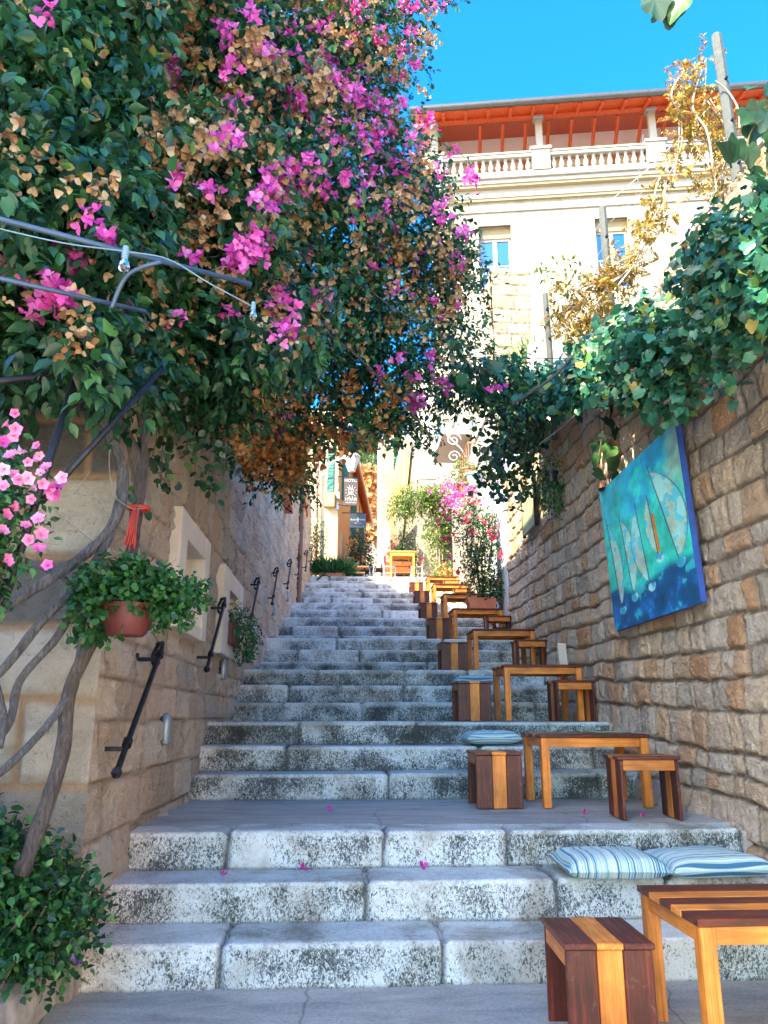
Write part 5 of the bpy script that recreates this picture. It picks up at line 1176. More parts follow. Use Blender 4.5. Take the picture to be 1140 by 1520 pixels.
q = MB()
for dz, r in ((8.95, .22), (8.45, .18)):
    q.tube([Vector((-.1 - .30 * 0 + p.y - 3.9 - .35, 3.95, p.z)) for p in scroll((0, 3.9, dz), r)], .02, 6)
q.tube([(-.0, 3.95, 8.2), (-.25, 3.95, 8.7), (-.65, 3.95, 9.12)], .02, 6); q.build('scroll_bracket', 'white_metal', bb, smooth=True)
q = MB()
for y in np.linspace(2.9, 4.6, 6): q.tube([(-.22, y, 6.9), (-.22, y, 8.5)], .012, 5)
for z in (6.9, 7.7, 8.5): q.tube([(0, 2.9, z), (-.22, 2.9, z), (-.22, 4.6, z), (0, 4.6, z)], .022, 6)
q.build('window_grille', 'rust', bb)
q = MB(); q.box(-.04, .02, 3.0, 4.5, 7.0, 8.4, ch=.01); q.build('window', 'recess', bb)
WP = 'flower pots hung on the balcony house wall'
a_ = pot('blue_wall_pot', 'pale blue pot hung highest on the cream wall below the iron grille', 'potted plant', tuple(at(705, 722, Y=17.2)), .15, .22, .30, 'blue_pot', WP); foliage(a_, (0, 0, .36), (.26, .2, .12), 40, 'sunleaf', .07, 5)
a_ = pot('orange_wall_pot', 'round terracotta bowl pot under the pale blue pot', 'potted plant', tuple(at(694, 735, Y=17.4)), .14, .24, .26, 'terracotta', WP); foliage(a_, (-.15, 0, .34), (.34, .2, .16), 60, 'sunleaf', .07, 5); flowers('blossom', 'magenta', a_, rng.normal(size=(12, 3)) * np.array([.22, .12, .14]) + np.array([-.45, 0, .1]), .05, 3, 6, .06)
a_ = pot('back_wall_pot', 'terracotta pot half hidden behind the pale blue pot', 'potted plant', tuple(at(696, 712, Y=18.2)), .13, .2, .28, 'terracotta', WP); foliage(a_, (-.1, 0, .36), (.24, .2, .16), 46, 'sunleaf', .07, 5)

rbp = thing('red_bougainvillea_planter', 'square terracotta planter with tall crimson bougainvillea on a table', 'potted plant', (2.62, 14.35, 12 * RZ + .634))
q = MB()
for (s0, s1, z0, z1) in ((.235, .25, 0, .13), (.262, .268, .13, .22)):
    q.add([(-s0, -.17, z0), (s0, -.17, z0), (s0, .17, z0), (-s0, .17, z0), (-s1, -.18, z1), (s1, -.18, z1), (s1, .18, z1), (-s1, .18, z1)], [(0, 1, 5, 4), (1, 2, 6, 5), (2, 3, 7, 6), (3, 0, 4, 7), (4, 5, 6, 7), (3, 2, 1, 0)])
q.build('planter_box', 'terracotta', rbp)
for (c_, r_, n_) in (((.05, 0, .75), (.33, .28, .55), 330), ((-.02, .05, 1.5), (.40, .3, .45), 230), ((.25, 0, .40), (.18, .2, .25), 100), ((-.15, .1, 1.9), (.35, .25, .30), 90)): foliage(rbp, c_, r_, n_, 'potleaf' if c_[0] == .25 else 'leaf', .06, 7, LEAF, .035, .1, .25)
q = MB()
for i in range(7): q.tube(smooth_path([(random.uniform(-.1, .1), 0, .2), (random.uniform(-.2, .2), random.uniform(-.1, .1), .9), (random.uniform(-.4, .4), 0, 1.9)], 5), .012, 6)
q.build('stem', 'bark_brown', rbp)
fp = [(680, 740), (700, 750), (690, 765), (715, 775), (738, 778), (700, 795), (725, 790), (742, 830), (672, 795), (660, 800), (690, 775), (676, 760), (712, 745), (668, 830), (684, 850), (745, 820), (665, 765), (655, 772), (730, 800), (733, 795)]
P = np.array([tuple(at(x, y, Y=14.1) - Vector(rbp.location)) for x, y in fp]); flowers('red_blossoms', 'redflower', rbp, P, .055, 3, 5, .06)
P = np.array([tuple(at(x + random.uniform(-8, 8), y + random.uniform(-6, 6), Y=15.5) - Vector(rbp.location)) for x, y in ((672, 738), (685, 735), (690, 745), (668, 750), (700, 742), (678, 755), (662, 745), (695, 728), (705, 735), (680, 725))]); flowers('magenta_blossoms', 'magenta', rbp, P, .06, 3, 7, .09)

# stone gate pier and parapet on the terrace above the right wall
gp = thing('stone_gate_pier', 'pale cream stone pier with pointed cap standing in front of the villa', 'pier', (3.15, 12.0, 0))
pb = at(757, 545, Y=17.0); gp.location = (pb.x, 17.0, 8.68); gp.scale = (1.3, 1.3, 1.27)
xs_ = np.arange(-.36, .37, .02); zs_ = np.arange(0, 2.55, .02); U, V = np.meshgrid(xs_, zs_); E_, Rn = brick_pat(U, V, .22, .40, .3, .6, 5, .04)
h = sstep(E_, 0, .03) * .03 + fbm(U * 8, V * 8, 3, 4) * .04
npmesh('front_face', np.stack([U, -.36 - h, V], -1).reshape(-1, 3), gridfaces(len(xs_), len(zs_)), 'pale_stone', gp, {'rnd': Rn.ravel() * .99, 'joint': (1 - sstep(E_, 0, .015)).ravel() * .7}, smooth=True)
npmesh('side_face', np.stack([-.36 - h, -U, V], -1).reshape(-1, 3), gridfaces(len(xs_), len(zs_)), 'pale_stone', gp, {'rnd': Rn.ravel() * .99, 'joint': (1 - sstep(E_, 0, .015)).ravel() * .7}, smooth=True)
q = MB(); q.box(-.35, .36, -.35, .36, 0, 2.54); q.build('core', 'frame_stone', gp)
q = MB(); q.add([(-.39, -.39, 2.54), (.39, -.39, 2.54), (.39, .39, 2.54), (-.39, .39, 2.54), (-.36, -.36, 2.62), (.36, -.36, 2.62), (.36, .36, 2.62), (-.36, .36, 2.62), (0, 0, 2.84)], [(3, 2, 1, 0), (0, 1, 5, 4), (1, 2, 6, 5), (2, 3, 7, 6), (3, 0, 4, 7), (4, 5, 8), (5, 6, 8), (6, 7, 8), (7, 4, 8)]); q.build('cap', 'white_plaster', gp)
pw = thing('parapet_wall', 'low pale parapet wall to the right of the stone pier', 'wall', (at(787, 515, Y=13.1).x, 13.1, 0))
zp = at(830, 508, Y=13.1).z; q = MB(); q.box(0, 5, 0, .25, 5, zp, ch=.02); q.build('wall', 'taupe', pw)
gt = thing('grass_tuft', 'feathery green grass growing behind the low parapet wall', 'grass', (at(830, 515, Y=13.6).x, 13.6, zp - .15), 0)
P0 = np.stack([rng.uniform(-.8, 1.3, 420), rng.uniform(-.2, .3, 420), np.zeros(420)], 1); leafmesh('blades', 'sunleaf', gt, P0, rng.normal(size=P0.shape) * .35 + np.array([0, 0, 1]), rng.normal(size=P0.shape), rng.uniform(.3, .62, 420), BLADE, .9)
q = MB(); q.box(3.6, 14, 2, 13.1, 4.2, 5.05); tag(q.build('terrace_ground', 'soil'), 'earth terrace behind the rubble wall', kind='structure')

# ------------------------------------------------------------------ the villa
vl = thing('cream_villa', 'tall cream villa with white balustrade and orange timber eaves', 'villa', (3.328, 26.3, 0), R_(-8.5676))
def vb(name, mat, boxes, parent=vl, ch=0):
    q = MB()
    for bx in boxes: q.box(*bx, ch=ch)
    return q.build(name, mat, parent)
WX = [(1.82, 3.08, 17.0, 19.9), (6.28, 7.52, 17.0, 19.95)]
# facade built round its window openings
vb('wall', 'white_plaster', [(0, 1.82, 0, 9, 5.5, 22.0), (3.08, 6.28, 0, 9, 5.5, 22), (7.52, 17, 0, 9, 5.5, 22), (1.82, 3.08, 0, 9, 5.5, 17), (1.82, 3.08, 0, 9, 19.9, 22), (6.28, 7.52, 0, 9, 5.5, 17), (6.28, 7.52, 0, 9, 19.95, 22), (1.82, 3.08, .5, 9, 17, 19.9), (6.28, 7.52, .5, 9, 17, 19.95)])
vb('cornice', 'villa_trim', [(-.06, 17, -.07, 0, 20.50, 20.62), (-.14, 17, -.16, 0, 21.08, 21.25), (-.26, 17, -.30, .0, 21.62, 21.80), (-.34, 17, -.40, .2, 21.80, 22.02)], ch=.015)
vb('ochre_band', 'ochre_band', [(-.10, 17, -.11, 0, 20.98, 21.08), (-.2, 17, -.24, 0, 21.52, 21.62)])
vb('frieze', 'villa_trim', [(-.04, 17, -.05, 0, 21.25, 21.52)])
for x0, x1, z0, z1 in WX:
    f = vb('window_surround', 'villa_trim', [(x0 - .17, x0 - .0, -.05, .06, z0, z1), (x1, x1 + .17, -.05, .06, z0, z1), (x0 - .17, x1 + .17, -.052, .062, z1, z1 + .2), (x0 - .26, x0 - .17, -.025, 0, z0, z1 + .3), (x1 + .17, x1 + .26, -.025, 0, z0, z1 + .3), (x0 - .17, x1 + .17, -.024, 0, z1 + .2, z1 + .3)], ch=.008)
    vb('window_frame', 'villa_trim', [(x0 + .02, x0 + .10, .26, .34, z0, z1 - .42), (x1 - .10, x1 - .02, .26, .34, z0, z1 - .42), ((x0 + x1) / 2 - .08, (x0 + x1) / 2 + .08, .25, .34, z0, z1 - .42), (x0 + .02, x1 - .02, .255, .34, z1 - .52, z1 - .42)], f)
    vb('pane', 'pane', [(x0 + .10, x1 - .10, .30, .33, z0, z1 - .5)], f)
    vb('blind_box', 'ochre_band', [(x0 + .01, x1 - .01, .2, .33, z1 - .42, z1)], f)
    q = MB(); q.tube([(x0 + .05, -.02, 18.1), (x1 + .05, -.02, 18.1)], .03, 6); q.tube([(x0 + .05, -.02, 17.2), (x1 + .05, -.02, 17.2)], .02, 6)
    for i in range(4):
        c = x0 + .2 + i * .3
        q.tube([(c + .14 * math.cos(a) * (1 - a / 9), -.02, 17.85 + .14 * math.sin(a) * (1 - a / 9)) for a in np.linspace(0, 7, 18)], .014, 5)
    for i in range(5): q.tube([(x0 + .1 + i * .3, -.02, 17.2), (x0 + .1 + i * .3, -.02, 18.1)], .012, 5)
    q.build('balconet', 'white_metal', f)
# balustrade
vb('balustrade_rail', 'villa_trim', [(-.3, 16, -.38, -.06, 22.72, 22.86), (-.32, 16, -.42, -.02, 22.86, 22.95), (-.3, 16, -.36, -.06, 22.02, 22.10)], ch=.012)
PED = [.15, 4.35, 8.75, 12.9]
for x in PED:
    p = vb('pedestal', 'villa_trim', [(x - .35, x + .35, -.44, .05, 22.05, 22.95)], ch=.01); vb('pedestal_cap', 'villa_trim', [(x - .42, x + .42, -.50, .1, 22.95, 23.08)], p, ch=.01)
    c_ = vb('column', 'villa_trim', [(x - .13, x + .13, -.28, -.04, 23.09, 24.55)], ch=.01); vb('capital', 'villa_trim', [(x - .2, x + .2, -.33, .02, 24.552, 24.68)], c_, ch=.01)
bal = None; bprof = [(.10, 0), (.10, .05), (.06, .08), (.11, .2), (.115, .27), (.06, .45), (.05, .52), (.08, .56), (.08, .62)]
for a, b2 in zip(PED[:-1], PED[1:]):
    n = 12
    for i in range(n):
        x = a + .50 + (b2 - a - 1.0) * i / (n - 1)
        if bal is None: q = MB(); q.lathe(bprof, (0, 0, 0), 12); bal = q.build('baluster', 'villa_trim', vl, auto=50); o = bal
        else: o = bal.copy(); COL.objects.link(o); o.parent = vl
        o.location = (x, -.21, 22.10)
vb('loggia_wall', 'loggia', [(.3, 16, 2.2, 2.4, 22, 26.2), (.1, .3, .3, 2.4, 22, 25.8)])
vb('loggia_door', 'recess', [(2.4, 3.3, 2.17, 2.2, 22, 24.2), (6.1, 7.0, 2.17, 2.2, 22, 24.2), (10.4, 11.3, 2.17, 2.2, 22, 24.2)])
# eaves: sloped soffit, long beam, rafters, gutter
def slopebox(q, x0, x1, ya, za, yb, zb, th, mi=0):
    q.add([(x0, ya, za), (x1, ya, za), (x1, yb, zb), (x0, yb, zb), (x0, ya, za + th), (x1, ya, za + th), (x1, yb, zb + th), (x0, yb, zb + th)], [(0, 3, 2, 1), (4, 5, 6, 7), (0, 1, 5, 4), (1, 2, 6, 5), (2, 3, 7, 6), (3, 0, 4, 7)], mi)
q = MB(); slopebox(q, -.62, 17, -1.12, 24.42, 3.0, 26.15, .05); q.build('soffit', 'orange_wood', vl)
q = MB(); slopebox(q, -.68, 17, -1.2, 24.50, 6, 27.4, .10); q.build('roof', 'tile', vl)
vb('eave_beam', 'orange_wood', [(-.45, 17, -.30, -.06, 24.68, 24.88)])
q0 = None
for i in range(20):
    x = -.3 + i * .88
    q = MB(); slopebox(q, -.06, .06, -1.02, 24.33, .35, 24.90, .14); q.tube([(-.0, -1.02, 24.36), (0, -1.06, 24.42)], .07, 6)
    if q0 is None: q0 = q.build('rafter', 'orange_wood', vl); o = q0
    else: o = q0.copy(); COL.objects.link(o); o.parent = vl
    o.location = (x, 0, 0)
q0 = None
for i in range(16):
    x = 2.05 + i * .92
    if q0 is None: q = MB(); q.tube([(0, 2.15, 23.3), (0, .1, 24.72)], .07, 6); q0 = q.build('strut', 'orange_wood', vl); o = q0
    else: o = q0.copy(); COL.objects.link(o); o.parent = vl
    o.location = (x, 0, 0)
q = MB(); q.tube([(-.74, -1.28, 24.47), (17, -1.28, 24.47)], .13, 12)
for i in range(18): q.tube([(-.5 + i * .98, -1.28, 24.47), (-.46 + i * .98, -1.28, 24.47)], .145, 12)
q.build('gutter', 'gutter', vl, auto=40)
q = MB(); q.tube([(-.66, -1.25, 24.4), (-.66, 6, 27.3)], .1, 8); q.build('verge', 'gutter', vl)
vb('corner_oriel', 'taupe', [(-.72, -.02, .2, 1.4, 9.7, 13.6)], ch=.01); vb('oriel_base', 'recess', [(-.66, -.02, .25, 1.35, 9.2, 9.69)])
vb('lower_cornice', 'ochre_band', [(-.02, 6, -.06, 0, 12.35, 12.5), (-.02, 6, -.10, 0, 11.9, 11.98)])

# ------------------------------------------------------------------ far end of the street
hb = thing('ochre_house', 'yellow ochre house with green shutters and orange eaves beyond the steps', 'house', (-.20, 28.0, 0), -R_(5.6))
q = MB(); q.box(-3.0, 0, 0, 16, 5.9, 12.9); q.build('wall', ['yellow_plaster'], hb)
q = MB(); q.box(0.0, .02, .02, 16, 5.9, 12.88); q.build('side_wall', 'ochre_plaster', hb)
q = MB(); q.add([(0.02, -.3, 12.4), (.40, -.3, 12.1), (.40, 16, 12.1), (.02, 16, 12.4), (0.02, -.3, 12.9), (.40, -.3, 12.25), (.40, 16, 12.25), (.02, 16, 12.9)], [(0, 3, 2, 1), (4, 5, 6, 7), (0, 1, 5, 4), (1, 2, 6, 5), (2, 3, 7, 6), (3, 0, 4, 7)]); q.build('eaves', 'orange_wood', hb)
q = MB(); q.tube([(.43, -.3, 12.16), (.43, 16, 12.16)], .07, 8); q.build('gutter', 'white_metal', hb)
for k_i, (y, z) in enumerate([(1.2, 9.6), (5.2, 9.0), (10, 9.4)]):
    s_ = MB(); s_.box(.02, .30, y, y + .06, z, z + 1.7, ch=.005)
    for i in range(12): s_.box(.04, .28, y - .012, y, z + .06 + i * .135, z + .14 + i * .135)
    s_.build('shutter', 'green_paint', hb)
q = MB(); q.box(-.42, -.16, -.05, -.01, 9.55, 11.3, ch=.005)
for i in range(13): q.box(-.40, -.18, -.065, -.05, 9.6 + i * .13, 9.68 + i * .13)
q.build('shutter', 'green_paint', hb)
q = MB(); q.box(-.45, -.10, -.30, -.01, 8.95, 9.5, ch=.01); q.build('sill_box', 'ochre_plaster', hb)
q = MB(); q.box(-.06, .04, -.08, -.0, 8.9, 9.15); q.box(-.05, .06, -.1, -.0, 9.3, 9.55); q.box(-.04, .02, -.06, 0, 9.7, 9.9); q.build('meter_box', 'white_metal', hb)
for a_, b2_ in ((.8, 1.5), (3.5, 4.6)):
    q = MB(); q.box(.02, .05, a_, b2_, 6.0, 8.25); q.build('door', 'recess', hb)
wb = thing('white_back_house', 'sunlit white house wall behind the downpipe', 'house', (-3.5, 29.5, 0)); q = MB(); q.box(-3, 2.65, 0, 6, 5.9, 10.6); q.build('wall', 'white_plaster', wb)
q = MB(); q.box(-3.1, 2.72, -.1, 6, 10.6, 10.75); q.build('coping', 'frame_stone', wb)
p2 = thing('rusty_downpipe', 'thin rusty brown pipe on the cream house front carrying the lantern arm', 'drainpipe', (-.99, 27.85, 0)); q = MB(); q.tube([(0, 0, 6), (0, 0, 11.6)], .06, 10); q.build('pipe', 'brown_pipe', p2)
q = MB(); q.tube([(0, -.1, 10.35), (.45, -.2, 10.6), (1.28, -.3, 10.95)], .03, 6); q.tube([(0, -.1, 9.9), (.5, -.2, 10.55)], .02, 6); q.build('lamp_arm', 'white_metal', p2)
# lantern
lt = thing('street_lantern', 'white glazed street lantern hanging above the hotel sign', 'lantern', (.30, 27.2, 10.18))
V_ = []; 
q = MB(); q.lathe([(.12, 0), (.30, .52)], n=6); q.build('glass', 'opal', lt)
q = MB(); q.lathe([(.33, .52), (.34, .56), (.12, .76), (.04, .82), (0, .9)], n=6); q.lathe([(.13, -.04), (.13, 0), (0, 0)], n=6); q.lathe([(0, -.04), (.13, -.04)], n=6)
for i in range(6):
    a = 2 * math.pi * i / 6; q.tube([(.12 * math.cos(a), .12 * math.sin(a), 0), (.31 * math.cos(a), .31 * math.sin(a), .53)], .014, 5)
q.build('frame', 'white_metal', lt)
# signs
def text(body, size, loc, parent, mat='white_ink', name='lettering', sx=1.0):
    cu = bpy.data.curves.new(name, 'FONT'); cu.body = body; cu.size = size; cu.align_x = 'CENTER'; cu.align_y = 'CENTER'; cu.extrude = .004
    o = link(bpy.data.objects.new(name, cu), parent); o.location = loc; o.rotation_euler = (math.pi / 2, 0, 0); o.scale = (sx, 1, 1); cu.materials.append(M[mat])
    bpy.context.view_layer.update(); dg = bpy.context.evaluated_depsgraph_get(); me = bpy.data.meshes.new_from_object(o.evaluated_get(dg)); m2 = link(bpy.data.objects.new(name, me), parent)
    m2.location = o.location; m2.rotation_euler = o.rotation_euler; m2.scale = o.scale; bpy.data.objects.remove(o); return m2
hs_ = thing('hotel_sign', 'brown projecting hotel sign with white letters and a ring of rays', 'sign', (.285, 27.4, 9.43))
q = MB(); q.box(-.255, .255, -.03, .03, -.54, .54, ch=.008); q.build('board', 'brown_sign', hs_)
text('HOTEL', .155, (0, -.032, .42), hs_); text('PA', .20, (0, -.032, .09), hs_, sx=.9); text('RK', .20, (0, -.032, -.07), hs_, sx=.9); text('HVAR', .17, (0, -.032, -.30), hs_); text('RECEPTION', .075, (0, -.032, -.43), hs_)
q = MB()
for i in range(12):
    a = 2 * math.pi * (i + .5) / 12; c_, s_ = math.cos(a), math.sin(a); q.tube([(c_ * .165, -.034, s_ * .185), (c_ * .225, -.034, s_ * .25)], .008, 4)
q.build('rays', 'white_ink', hs_)
q = MB(); q.tube([(-.5, 0, .58), (.2, 0, .56)], .02, 6); q.tube([(-.48, 0, -.5), (-.1, 0, -.56)], .014, 6); q.build('bracket', 'iron', hs_)
ds = thing('dining_sign', 'charcoal square hanging sign with small white writing below the hotel sign', 'sign', (.56, 27.9, 8.45))
q = MB(); q.box(-.31, .31, -.03, .03, -.28, .28, ch=.008); q.build('board', 'dark_sign', ds)
text('BLACK', .085, (-.145, -.032, .03), ds); text('WHITE', .085, (.155, -.032, .03), ds); text('RESTAURANT', .04, (0, -.032, -.10), ds)
q = MB(); q.box(-.022, .022, -.036, -.031, -.05, .12); q.build('emblem', 'white_ink', ds)
q = MB(); q.tube([(-.6, 0, .30), (.2, 0, .30)], .02, 6); q.tube([(-.3, 0, -.28), (-.24, 0, -.6)], .02, 6); q.tube([(.05, 0, .28), (.05, 0, .60)], .015, 6); q.build('bracket', 'iron', ds)

hc = thing('shuttered_house', 'pale cream house with narrow yellow shutters along the far alley', 'house', (3.02, 29.6, 0))
q = MB(); q.box(0, 5, 0, 15, 5.9, 15.5); q.build('wall', 'white_plaster', hc)
for y, z, h_ in ((4, 11.5, 2.4), (7.5, 12.3, 2.4), (3, 7.0, 2.2), (10.5, 12.8, 2.4), (8.0, 7.8, 2.4), (11.5, 8.2, 2.4)):
    q = MB(); q.box(-.05, .0, y, y + .55, z, z + h_, ch=.004); q.box(-.05, 0, y + 1.3, y + 1.85, z, z + h_, ch=.004); q.build('shutter', 'orange_shutter' if z > 9 else 'rust', hc)
q = MB(); q.tube([(-.06, 2.2, 13), (-.06, 2.2, 12.6), (-.06, 8.5, 8.8), (-.06, 8.5, 6)], .05, 8); q.build('drain_pipe', 'gutter', hc)
q = MB(); q.box(-.35, 0, 12, 12.5, 5.9, 14.5); q.build('buttress', 'terracotta', hc)
tw = thing('stone_tower', 'narrow grey stone tower house closing the alley', 'tower', (2.72, 46.0, 0))
xs_ = np.arange(-.42, .43, .06); zs_ = np.arange(6, 18.9, .06); U, V = np.meshgrid(xs_, zs_); E_, Rn = brick_pat(U, V, .25, .45, .35, .7, 15, .05)
npmesh('lower_face', np.stack([U, -.0 - sstep(E_, 0, .05) * .04, V], -1).reshape(-1, 3)[:len(xs_) * 110], gridfaces(len(xs_), 110), 'grey_stone', tw, {'rnd': Rn.ravel()[:len(xs_) * 110] * .99, 'joint': (1 - sstep(E_, 0, .04)).ravel()[:len(xs_) * 110] * .8}, smooth=True)
npmesh('upper_face', np.stack([U, -.0 - sstep(E_, 0, .05) * .04, V], -1).reshape(-1, 3)[len(xs_) * 109:], gridfaces(len(xs_), len(zs_) - 109), 'pale_stone', tw, {'rnd': Rn.ravel()[len(xs_) * 109:] * .99, 'joint': (1 - sstep(E_, 0, .04)).ravel()[len(xs_) * 109:] * .7}, smooth=True)
q = MB(); q.box(-.41, .41, .01, 4, 5.9, 18.9); q.build('core', 'frame_stone', tw)
q = MB(); q.add([(-.46, -.1, 18.9), (.46, -.1, 18.9), (.46, 4.1, 18.9), (-.46, 4.1, 18.9), (0, -.1, 19.3), (0, 4.1, 19.3)], [(0, 1, 4), (2, 3, 5), (1, 2, 5, 4), (3, 0, 4, 5), (3, 2, 1, 0)]); q.build('roof', 'tile', tw)
fw = thing('creeper_wall', 'garden wall covered in orange autumn creeper far up the alley', 'wall', (1.4, 52.0, 0)); q = MB(); q.box(-2.2, 1.2, 0, .5, 5.9, 13.2); q.build('wall', 'pale_plain', fw) if 'pale_plain' in M else q.build('wall', 'white_plaster', fw)
P0 = np.stack([rng.uniform(-2, 1.1, 900), -rng.uniform(.02, .25, 900), rng.uniform(12.8, 18.6, 900)], 1)
q = MB(); q.box(-2.2, 1.2, .1, .6, 13.2, 18.4); q.build('upper_wall', 'creeper_wall', fw)
leafmesh('creeper', 'rustbract', fw, P0, rng.normal(size=P0.shape) + np.array([0, 0, -.5]), unit(rng.normal(size=P0.shape) * .4 + np.array([0, -1, .3])), rng.uniform(.25, .45, 900), ROUND)
# far pines on the hillside
tr0 = None
def tree(lab, loc, s, mat='pine', name='pine_tree', cat='tree', n=260):
    t = thing(name, lab, cat, loc, 0, 'hillside trees')
    q = MB(); q.tube([(0, 0, -1), (.1 * s, 0, 2.0 * s), (0, .1 * s, 3.6 * s)], [.22 * s, .16 * s, .07 * s], 8); q.build('trunk', 'bark_brown', t)
    Ps, Ds = [], []
    for i in range(9):
        c_ = (random.uniform(-1.1, 1.1) * s, random.uniform(-1, 1) * s, random.uniform(2.0, 4.8) * s); a, b2 = ballpts(c_, (.9 * s, .9 * s, .6 * s), n, .35); Ps.append(a); Ds.append(b2)
    P = np.concatenate(Ps); D = np.concatenate(Ds) + np.array([0, 0, .4]); leafmesh('crown', mat, t, P, D, unit(rng.normal(size=P.shape) + np.array([0, 0, .8])), rng.uniform(.22, .4, len(P)) * s * .7, LEAF)
for i, (x, y, s) in enumerate([(2.0, 66, 1.7), (3.6, 72, 1.8), (.4, 72, 1.8), (2.4, 79, 1.9), (5.0, 80, 2.0), (-.6, 82, 2.0)]):
    zz = (sstep(np.array(float(y)), 52, 92) * 34 * .75 + 5.5)
    tree(['lowest green pine on the far hillside', 'green pine left of the stone tower on the hillside', 'green pine behind the ochre house roof', 'higher hillside pine in the gap of the alley', 'hillside pine behind the stone tower', 'highest hillside pine above the alley'][i], (x, y, float(zz)), s)

# wisteria arch / light tree, dark creeper beside it
ft = thing('pale_wisteria_tree', 'light green wisteria tree with slim trunks at the top of the steps', 'tree', (2.55, 25.75, 6.0))
q = MB()
for dx in (-.12, .0, .14): q.tube(smooth_path([(.78 + dx * 1.2, 0, 0), (.74 + dx * .6, .05, 1.3), (.4 + dx * 2.2, 0, 2.6)], 6), .035, 7)
q.tube(smooth_path([(0, 0, 2.4), (.5, 0, 2.9), (1.0, 0, 3.0)], 5), .03, 6); q.build('trunk', 'drystem', ft, smooth=True)
for c_, r_, n_ in (((.0, 0, 2.7), (.75, .5, .45), 300), ((.7, 0, 2.75), (.6, .5, .5), 260), ((-.55, 0, 2.35), (.35, .4, .35), 110), ((.70, 0, 1.7), (.32, .3, .8), 150), ((.75, .1, .9), (.28, .3, .7), 100), ((1.0, 0, 2.0), (.3, .3, .6), 80)):
    foliage(ft, c_, r_, n_, 'sunleaf', .10, 7, LEAF, .055, .15, .4)
dc = thing('dark_creeper_bush', 'dark green conical bush left of the pale wisteria', 'bush', (2.35, 28.6, 6.0))
foliage(dc, (0, 0, 1.2), (.42, .35, 1.1), 300, 'ivyleaf', .09, 7, LEAF, .05, .15, .3); q = MB(); q.tube([(0, 0, 0), (0, 0, 1.8)], .04, 6); q.build('trunk', 'bark_brown', dc)
db = thing('dark_shrub', 'dark green shrub under the charcoal sign', 'shrub', (.72, 29.8, 6.0)); foliage(db, (0, 0, 1.35), (.42, .4, 1.25), 330, 'ivyleaf', .10, 7, LEAF, .05, .15, .3); q = MB(); q.tube([(0, 0, 0), (0, 0, 1.6)], .04, 6); q.build('trunk', 'bark_brown', db)
flowers('blossom', 'magenta', db, np.array([[.2, -.45, 2.2], [.35, -.4, 1.6]]), .07, 3, 4, .08)
rs = thing('climbing_rose', 'light leafy climbing rose with red blooms on a stake left of the cream house', 'rose', (-.93, 26.5, 6.0))
foliage(rs, (0, 0, 1.5), (.38, .3, .75), 130, 'sunleaf', .085, 6, LEAF, .05, .1, .2); foliage(rs, (-.12, 0, .9), (.25, .2, .6), 70, 'potleaf', .08, 6, LEAF, .05, .1, .2, name='lower_foliage')
q = MB(); q.tube([(.25, -.1, 0), (.25, -.1, 1.6)], .025, 6); q.tube([(0, 0, .2), (.05, 0, 1.2), (0, 0, 2.2)], .02, 6); q.tube([(-.05, -.1, .95), (.5, -.1, .85)], .015, 5); q.build('stake', 'wire', rs)
flowers('blossom', 'orangeflower', rs, np.array([[-.3, -.2, 1.15], [-.18, -.2, 1.3], [-.3, -.2, 1.0], [-.32, -.2, .6]]), .06, 5, 5, .04)
tp = pot('round_terracotta_pot', 'small round terracotta pot at the left end of the top step', 'plant pot', (-1.10, 26.3, 6.03), .09, .13, .22, 'terracotta')
ag = thing('agapanthus_planter', 'long terracotta planter with strappy green agapanthus on the top step', 'planter', (-.35, 26.35, 6.03)); q = MB(); q.box(-.45, .45, -.15, .15, 0, .14, ch=.01); q.build('box', 'terracotta', ag)
P0 = np.stack([rng.uniform(-.5, .5, 700), rng.uniform(-.15, .15, 700), np.full(700, .12)], 1); D_ = rng.normal(size=P0.shape) * .55 + np.array([0, -.1, 1]) + P0 * np.array([1.2, 0, 0]); leafmesh('blades', 'potleaf', ag, P0, D_, rng.normal(size=P0.shape), rng.uniform(.35, .72, 700), BLADE, 1.3)
q = MB(); 
for x, z in ((.25, .95), (.32, .85), (.2, .8)): q.tube([(x - .05, 0, .1), (x, 0, z)], .008, 4)
q.build('flower_stalk', 'sunleaf_plain' if 'sunleaf_plain' in M else 'stem', ag)
ob = thing('orange_flower_planter', 'terracotta box of orange flowers at the right end of the top steps', 'planter', (3.42, 25.0, 24 * RZ + .01)); q = MB(); q.box(-.36, .36, -.16, .16, 0, .26, ch=.012); q.build('box', 'terracotta', ob)
foliage(ob, (-.05, 0, .50), (.45, .22, .24), 170, 'sunleaf', .07, 6); P = rng.normal(size=(26, 3)) * np.array([.24, .12, .14]) + np.array([0, -.1, .6]); flowers('blossom', 'orangeflower', ob, P, .05, 5, 3, .04)
rk = thing('corner_boulder', 'rounded pale boulder at the corner of the ochre house', 'boulder', (.13, 26.9, 6.02)); q = MB(); q.lathe([(0, 0), (.22, .02), (.23, .25), (.17, .42), (.08, .52), (0, .54)], n=14); q.build('stone', 'pale_rock' if 'pale_rock' in M else 'frame_stone', rk, smooth=True)

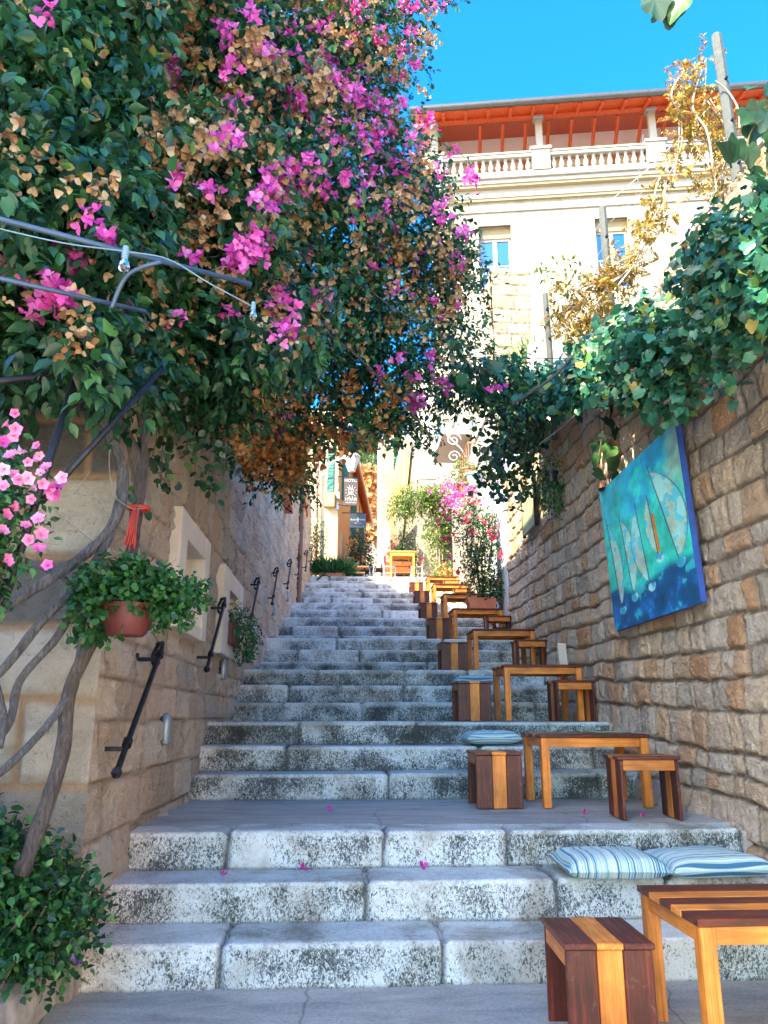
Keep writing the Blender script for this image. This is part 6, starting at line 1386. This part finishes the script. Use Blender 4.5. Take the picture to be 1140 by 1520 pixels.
# far table with two white chairs
tb = thing('honey_table', 'tall honey coloured table between two pale chairs on the top landing', 'table', (2.10, 26.75, 6.03)); Wt = 1.05
q = MB(); q.box(-Wt / 2, Wt / 2, -.35, .35, .93, .98, ch=.005); q.build('table_top', 'far_table', tb)
for sx in (-1, 1):
    for sy in (-1, 1): q = MB(); q.box(sx * .40 - .035, sx * .40 + .035, sy * .29 - .035, sy * .29 + .035, 0, .93, ch=.004); q.build('leg', 'far_table', tb)
q = MB(); q.box(-.36, .36, -.325, -.30, .80, .928); q.box(-.36, .36, .30, .325, .80, .928); q.build('apron', 'far_table', tb)
bn = thing('red_brown_bench', 'red brown slatted bench behind the honey table', 'bench', (2.10, 27.9, 6.03)); q = MB(); q.box(-.5, .5, -.2, .2, .42, .47); q.build('seat', 'rust', bn); q = MB(); q.box(-.5, .5, .2, .24, .5, .72); q.box(-.5, .5, .2, .24, .76, .92); q.build('backrest', 'orange_wood', bn)
q = MB(); q.box(-.48, -.42, -.18, .24, 0, .42); q.box(.42, .48, -.18, .24, 0, .42); q.build('leg', 'orange_wood', bn)
def chair(lab, loc, rz, mat, name='garden_chair', grp='chairs round the honey table'):
    t = thing(name, lab, 'chair', loc, rz, grp); q = MB(); q.box(-.21, .21, -.2, .2, .43, .46, ch=.006); q.build('seat', mat, t)
    for sx in (-1, 1):
        q = MB(); q.tube([(sx * .2, -.19, 0), (sx * .19, -.18, .44)], .022, 8); q.build('leg', mat, t)
        q = MB(); q.tube([(sx * .2, .19, 0), (sx * .19, .19, .46), (sx * .19, .29, .98)], .022, 8); q.build('rear_leg', mat, t)
    q = MB(); q.box(-.19, .19, .24, .26, .78, .86); q.box(-.19, .19, .21, .23, .6, .68); q.build('backrest', mat, t)
    q = MB(); q.tube([(-.2, -.18, .2), (.2, -.18, .2)], .012, 6); q.tube([(-.2, -.18, .2), (-.2, .19, .2)], .012, 6); q.tube([(.2, -.18, .2), (.2, .19, .2)], .012, 6); q.build('stretcher', mat, t); return t
chair('pale white chair with red cushion back left of the honey table', (1.66, 26.75, 6.03), R_(90), 'white_metal'); chair('pale white chair right of the honey table', (2.62, 26.75, 6.03), R_(-90), 'white_metal')
for x, lab, rr in ((1.50, 'red cloth hanging on the left pale chair', .09), (2.80, 'red cloth hanging on the right pale chair', -.09)):
    t = thing('red_cloth', lab, 'cloth', (x, 26.75, 6.5), 0, 'red cloths on the chairs'); q = MB(); q.box(-.035, .035, -.17, .17, 0, .38, ch=.02); q.build('cloth', 'red_cloth', t)
rt = thing('red_bench_table', 'small red brown picnic table by the ochre house', 'table', (.58, 28.4, 6.03)); q = MB(); q.box(-.38, .38, -.3, .3, .70, .75); q.build('table_top', 'rust', rt); q = MB(); q.box(-.40, .22, -.62, -.36, .42, .46); q.build('bench_seat', 'rust', rt)
q = MB()
for sx in (-.3, .25): q.tube([(sx, -.45, 0), (sx, -.1, .7)], .025, 6); q.tube([(sx, .3, 0), (sx, .1, .7)], .025, 6)
q.build('leg', 'iron', rt)
rt2 = thing('dark_red_table', 'larger dark red table behind the grey chairs', 'table', (1.30, 30.3, 6.03)); q = MB(); q.box(-.55, .55, -.4, .4, .98, 1.03); q.build('table_top', 'rust', rt2); q = MB(); q.box(-.4, -.33, -.3, -.23, 0, .98); q.box(.33, .4, -.3, -.23, 0, .98); q.box(-.4, -.33, .23, .3, 0, .98); q.box(.33, .4, .23, .3, 0, .98); q.build('leg', 'iron', rt2)
chair('grey metal chair facing left beside the red picnic table', (.98, 28.6, 6.03), R_(-100), 'grey_metal', grp='grey chairs near the ochre house'); chair('grey metal chair turned right behind the first grey one', (1.32, 29.3, 6.03), R_(80), 'grey_metal', grp='grey chairs near the ochre house')
sw = thing('low_stone_ledge', 'low pale stone ledge crossing behind the far tables', 'ledge', (.75, 27.5, 5.9)); q = MB(); q.box(-.55, .75, 0, 1.2, .0, .22, ch=.02); q.build('ledge', 'frame_stone', sw)
